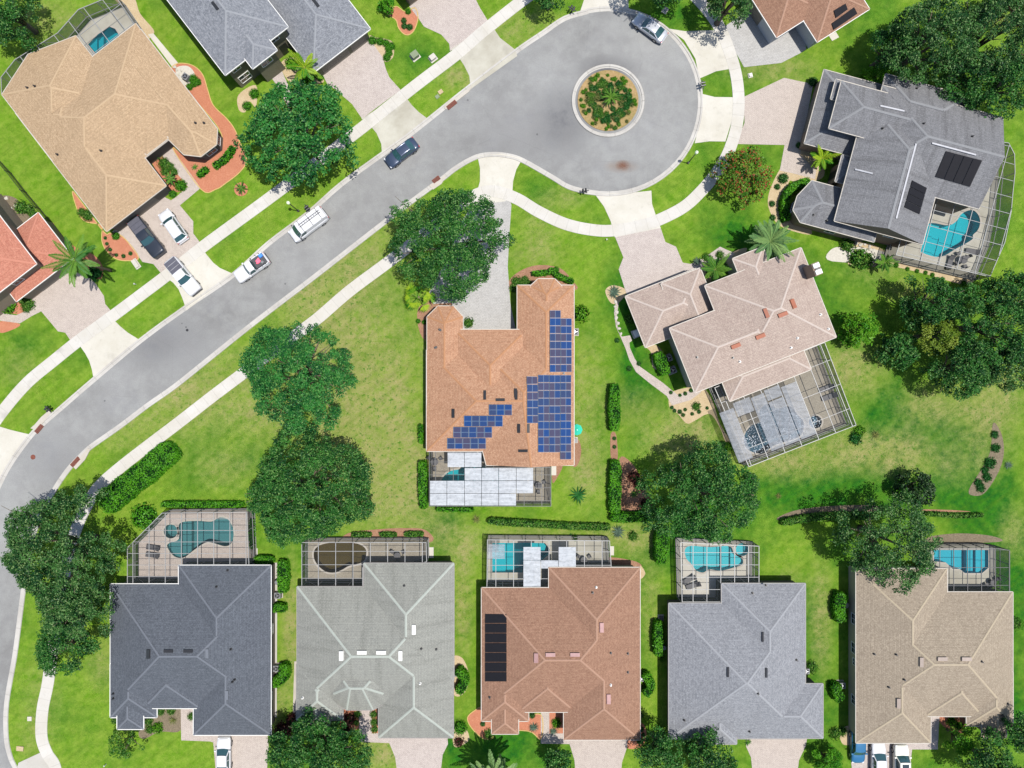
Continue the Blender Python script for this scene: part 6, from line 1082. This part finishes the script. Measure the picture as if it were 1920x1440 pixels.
cabinet('utility_box', 'green utility box on the lawn by the mottled grey drive', 'utility box', 777, 101, 37, .9, .75, .8, 'green_box'); cabinet('utility_box', 'white utility box near the walk right of the green one', 'utility box', 811, 106, 37, .75, .6, .6, 'stone'); cabinet('utility_box', 'long pale utility box below the red mulch bed at the beige drive', 'utility box', 253, 494, -55, 1.1, .45, .35, 'stone')
cabinet('utility_box', 'white utility box in the shaded verge by the silver car', 'utility box', 1248, 17, 60, .5, .42, .4, 'white', 'grey_plastic'); cabinet('utility_box', 'small white box on the strip right of the cul-de-sac walk', 'utility box', 1408, 140, 15, .3, .3, .3, 'white'); cabinet('utility_box', 'small pale valve box in the verge above the storm drain', 'utility box', 826, 172, 37, .55, .45, .12, 'stone', 'sand'); cabinet('utility_box', 'greenish valve lid in the verge beside the pale valve box', 'utility box', 820, 181, 37, .45, .4, .1, 'green_box')
cabinet('utility_box', 'square pale lid in the verge left of the walk near the bottom', 'utility box', 55, 1348, 0, .5, .5, .08, 'stone'); cabinet('utility_box', 'tan valve box in the verge in the bottom left corner', 'utility box', 37, 1404, -5, .85, .55, .1, 'sand')
def ac(label, px, py, ang=0, s=.8):
    x, y = G(px, py, .8); r = tag(empty('air_conditioner', (x, y, 0), R(ang)), label, 'air conditioner', 'air conditioners beside the houses'); m = MB(); m.box(-s / 2, s / 2, -s / 2, s / 2, .08, .82); m.build('cabinet', M['grey_plastic'], r); m = MB(); m.cyl(0, 0, s * .40, .82, .835, 18); m.build('fan_opening', M['black'], r); m = MB(); m.cyl(0, 0, s * .12, .835, .87, 10)
    for k in range(3): m.bar((0, 0, .85), (s * .36 * math.cos(k * 2.094), s * .36 * math.sin(k * 2.094), .85), .07, .015)
    m.build('fan', M['steel'], r); m = MB(); m.box(-s / 2 - .1, s / 2 + .1, -s / 2 - .1, s / 2 + .1, 0, .08); m.build('pad', M['patch'], r)
ac('air conditioner in the pale bed right of the beige roof', 347, 143, -35); ac('upper air conditioner right of the slate-blue house', 520, 1117); ac('lower air conditioner right of the slate-blue house, in the curved hedge', 517, 1254); ac('air conditioner right of the grey-green house', 857, 1264, 0, .7); ac('air conditioner peeking out right of the red-brown roof', 1203, 1273, 0, .7)
ac('upper of two fans left of the rose-grey wall', 1254, 671, 22, .85); ac('lower of two fans left of the rose-grey wall', 1262, 694, 22, .85); ac('air conditioner left of the tan house in the lower hedge', 1580, 1286, 0, .75); ac('air conditioner right of the light grey house', 1513, 1259, 0, .7); ac('air conditioner at the right wall of the orange-roofed house', 1079, 622, 0, .8)
cabinet('pool_heater', 'dark pool heater at the upper left corner of the light grey house', 'pool heater', 1268, 1140, 10, .9, 1.1, 1.1, 'grey_plastic', 'darkmetal'); cabinet('pool_pump_box', 'pale box beside the pool heater of the light grey house', 'pump box', 1240, 1160, 0, .5, .5, .5, 'furn'); cabinet('equipment_box', 'grey box on the garden walk side of the rose-grey garage', 'equipment box', 1194, 625, 22, .8, .8, .6, 'grey_plastic', 'white')
def bin_(label, px, py, mat='grey_plastic', h=1.0, r0=.3):
    x, y = G(px, py, h); r = tag(empty('water_tank' if h < .9 else 'trash_bin', (x, y, 0)), label, 'bin'); m = MB(); m.tube([(0, 0, 0), (0, 0, h)], [r0 * .85, r0], 14); m.build('body', M[mat], r); m = MB(); m.tube([(0, 0, h), (0, 0, h + .06)], [r0 * 1.08, r0 * .9], 14); m.build('lid', M['steel'], r)
bin_('silver filter tank beside the curved hedge of the tan house', 1587, 1135, 'steel', 1.0, .35); bin_('round planter left of the light grey wall', 1245, 1215, 'furn', .6, .3); bin_('dark barrel between slate-blue and grey-green houses', 519, 1092, 'darkmetal', .8, .3)
def umbrella(label, px, py, mat, r_=1.1, h=2.3):
    x, y = G(px, py, h); r = tag(empty('patio_umbrella', (x, y, 0)), label, 'umbrella'); m = MB(); pts = [(r_ * math.cos(k * .7854), r_ * math.sin(k * .7854), h - .3) for k in range(8)]
    for k in range(8): m.face([pts[k], pts[(k + 1) % 8], (0, 0, h + .15)])
    m.build('canopy', M[mat], r); m = MB(); m.tube([(0, 0, 0), (0, 0, h + .2)], .03, 8); m.cyl(0, 0, .3, 0, .1, 14); m.build('pole', M['steel'], r)
umbrella('green umbrella at the right wall of the orange-roofed house', 1082, 806, 'teal', .75)
cabinet('grill', 'small covered grill below the green umbrella', 'grill', 1078, 826, 0, .6, .5, .9, 'furn', 'darkmetal')
def lounger(label, px, py, ang, grp, mat='furn'):
    x, y = G(px, py, .5); r = tag(empty('sun_lounger', (x, y, .12), R(ang)), label, 'sun lounger', grp); m = MB(); m.box(-.95, .35, -.33, .33, .28, .36); m.build('seat', M[mat], r); m = MB(); m.bar((.35, 0, .32), (.95, 0, .72), .66, .07); m.build('backrest', M[mat], r)
    for a in (-.85, .7):
        for b in (-.28, .28): m = MB(); m.box(a - .03, a + .03, b - .03, b + .03, 0, .3); m.build('leg', M['darkmetal'], r)
lounger('upper grey sun lounger on the deck behind the slate-blue house', 287, 1027, -8, 'pair of loungers behind the slate-blue house'); lounger('lower grey sun lounger on the deck behind the slate-blue house', 286, 1041, -8, 'pair of loungers behind the slate-blue house')
lounger('grey lounger in the left corner of the pale blue pool cage', 1300, 1098, 20, 'loungers by the pale blue pool'); lounger('dark lounger above it in the pale blue pool cage', 1292, 1087, 30, 'loungers by the pale blue pool'); lounger('lounger at the far end of the bright turquoise pool', 1825, 471, -10, 'loungers by the turquoise pool'); lounger('lounger under the bars below the bright turquoise pool', 1782, 492, 75, 'loungers by the turquoise pool'); lounger('lounger at the right edge of the large tilted cage', 1550, 728, 20, 'loungers in the tilted cage'); lounger('second lounger at the right edge of the large tilted cage', 1555, 744, 20, 'loungers in the tilted cage'); lounger('lounger in the upper left corner of the white panelled cage', 815, 872, 30, 'x') if False else None
def table(label, px, py, s=.55, chairs=4, mat='furn', grp='patio chairs'):
    x, y = G(px, py, .75); r = tag(empty('patio_table', (x, y, .12)), label, 'table'); m = MB(); m.cyl(0, 0, s, .68, .72, 20); m.build('table_top', M[mat], r); m = MB(); m.cyl(0, 0, .05, 0, .68, 8); m.cyl(0, 0, .25, 0, .04, 12); m.build('base', M['darkmetal'], r)
    for k in range(chairs):
        a = 6.283 * k / chairs + .5; cx, cy = x + math.cos(a) * (s + .4), y + math.sin(a) * (s + .4); q = tag(empty('patio_chair', (cx, cy, .12), a), 'patio chair around the ' + label, 'chair', 'chairs around the ' + label); m = MB(); m.box(-.22, .22, -.22, .22, .4, .45); m.build('seat', M[mat], q); m = MB(); m.box(.2, .25, -.22, .22, .45, .9); m.build('backrest', M[mat], q)
        for u in (-.19, .19):
            for v in (-.19, .19): m = MB(); m.box(u - .02, u + .02, v - .02, v + .02, 0, .4); m.build('leg', M['darkmetal'], q)
table('round table at the lower end of the turquoise pool deck', 1806, 487); table('round table in the upper left corner of the white panelled cage', 815, 866, .5, 3); table('round table in the murky pool cage', 745, 1042, .45, 3); table('small table at the right end of the white panelled cage', 1010, 910, .45, 3); table('small table in the cage with scattered white panels', 1095, 1050, .45, 3); table('small round table in the tan house cage', 1862, 1092, .4, 2)
# pots, rocks, edging, fence
def rocks(label, pts, s, grp):
    for i, (x, y) in enumerate(pts):
        bm = bmesh.new(); bmesh.ops.create_icosphere(bm, subdivisions=1, radius=1)
        for v in bm.verts: v.co *= random.uniform(.8, 1.2)
        me = bpy.data.meshes.new('rock'); bm.to_mesh(me); bm.free(); me.materials.append(M['stone']); o = link(me); gx, gy = G(x, y); k = s * random.uniform(.7, 1.2); o.location = (gx, gy, .05); o.scale = (k, k * .8, k * .6); o.rotation_euler = (0, 0, random.uniform(0, 6)); tag(o, label, 'rock', grp)
rocks('pale rock on the gravel below the tan wall of the weathered grey house', [(1605, 456), (1613, 459), (1621, 458), (1630, 462), (1637, 470), (1640, 478), (1632, 468)], .32, 'rocks below the tan wall'); rocks('pale rock in the narrow border left of the rose-grey garage', [(1153, 575), (1156, 585), (1155, 596), (1158, 606), (1161, 616), (1164, 626), (1154, 566)], .3, 'border rocks by the rose-grey garage')
rocks('pale rock by the left wall garden behind the salmon roof', [(6, 376), (14, 384), (22, 392), (12, 372), (26, 400), (30, 386)], .3, 'rocks behind the salmon roof'); rocks('white rock beside the beige house air conditioner', [(332, 131), (340, 133), (336, 140), (328, 126)], .25, 'rocks by the beige house air conditioner')
def fence(label, line, h=1.3, sp=2.4):
    ln = [G(*p) for p in line]; cx, cy = ln[0]; r = tag(empty('metal_fence', (cx, cy, 0)), label, 'fence'); ra = MB()
    for a, b in zip(ln, ln[1:]):
        for z in (.15, h - .1): ra.bar((a[0] - cx, a[1] - cy, z), (b[0] - cx, b[1] - cy, z), .05)
        L_ = math.dist(a, b); k = max(1, round(L_ / sp)); n = int(L_ / .13)
        for j in range(n): t = j / n; q = (a[0] + (b[0] - a[0]) * t - cx, a[1] + (b[1] - a[1]) * t - cy); ra.bar((*q, .1), (*q, h - .03), .025)
        for j in range(k): t = j / k; q = (a[0] + (b[0] - a[0]) * t - cx, a[1] + (b[1] - a[1]) * t - cy); m = MB(); m.box(q[0] - .05, q[0] + .05, q[1] - .05, q[1] + .05, 0, h + .05); m.build('post', M['darkmetal'], r)
    ra.build('rails', M['darkmetal'], r)
fence('black metal fence between the beige and salmon houses', [(-5, 296), (22, 325), (50, 361), (76, 392), (98, 418)])
def flag(nm, label, cat, px, py, col): x, y = G(px, py); m = MB(); m.cyl(0, 0, .05, 0, .5, 8); m.cyl(0, 0, .09, .42, .5, 8); o = m.build(nm, M[col]); o.location = (x, y, 0); tag(o, label, cat)
flag('marker_post', 'white marker post at the walk below the tall palm', 'marker post', 255, 533, 'white'); flag('marker_post', 'white marker post on the lawn left of the pink driveway', 'marker post', 1137, 450, 'white'); flag('marker_post', 'white marker post on the lawn below the slate-blue house', 'marker post', 199, 1433, 'white')
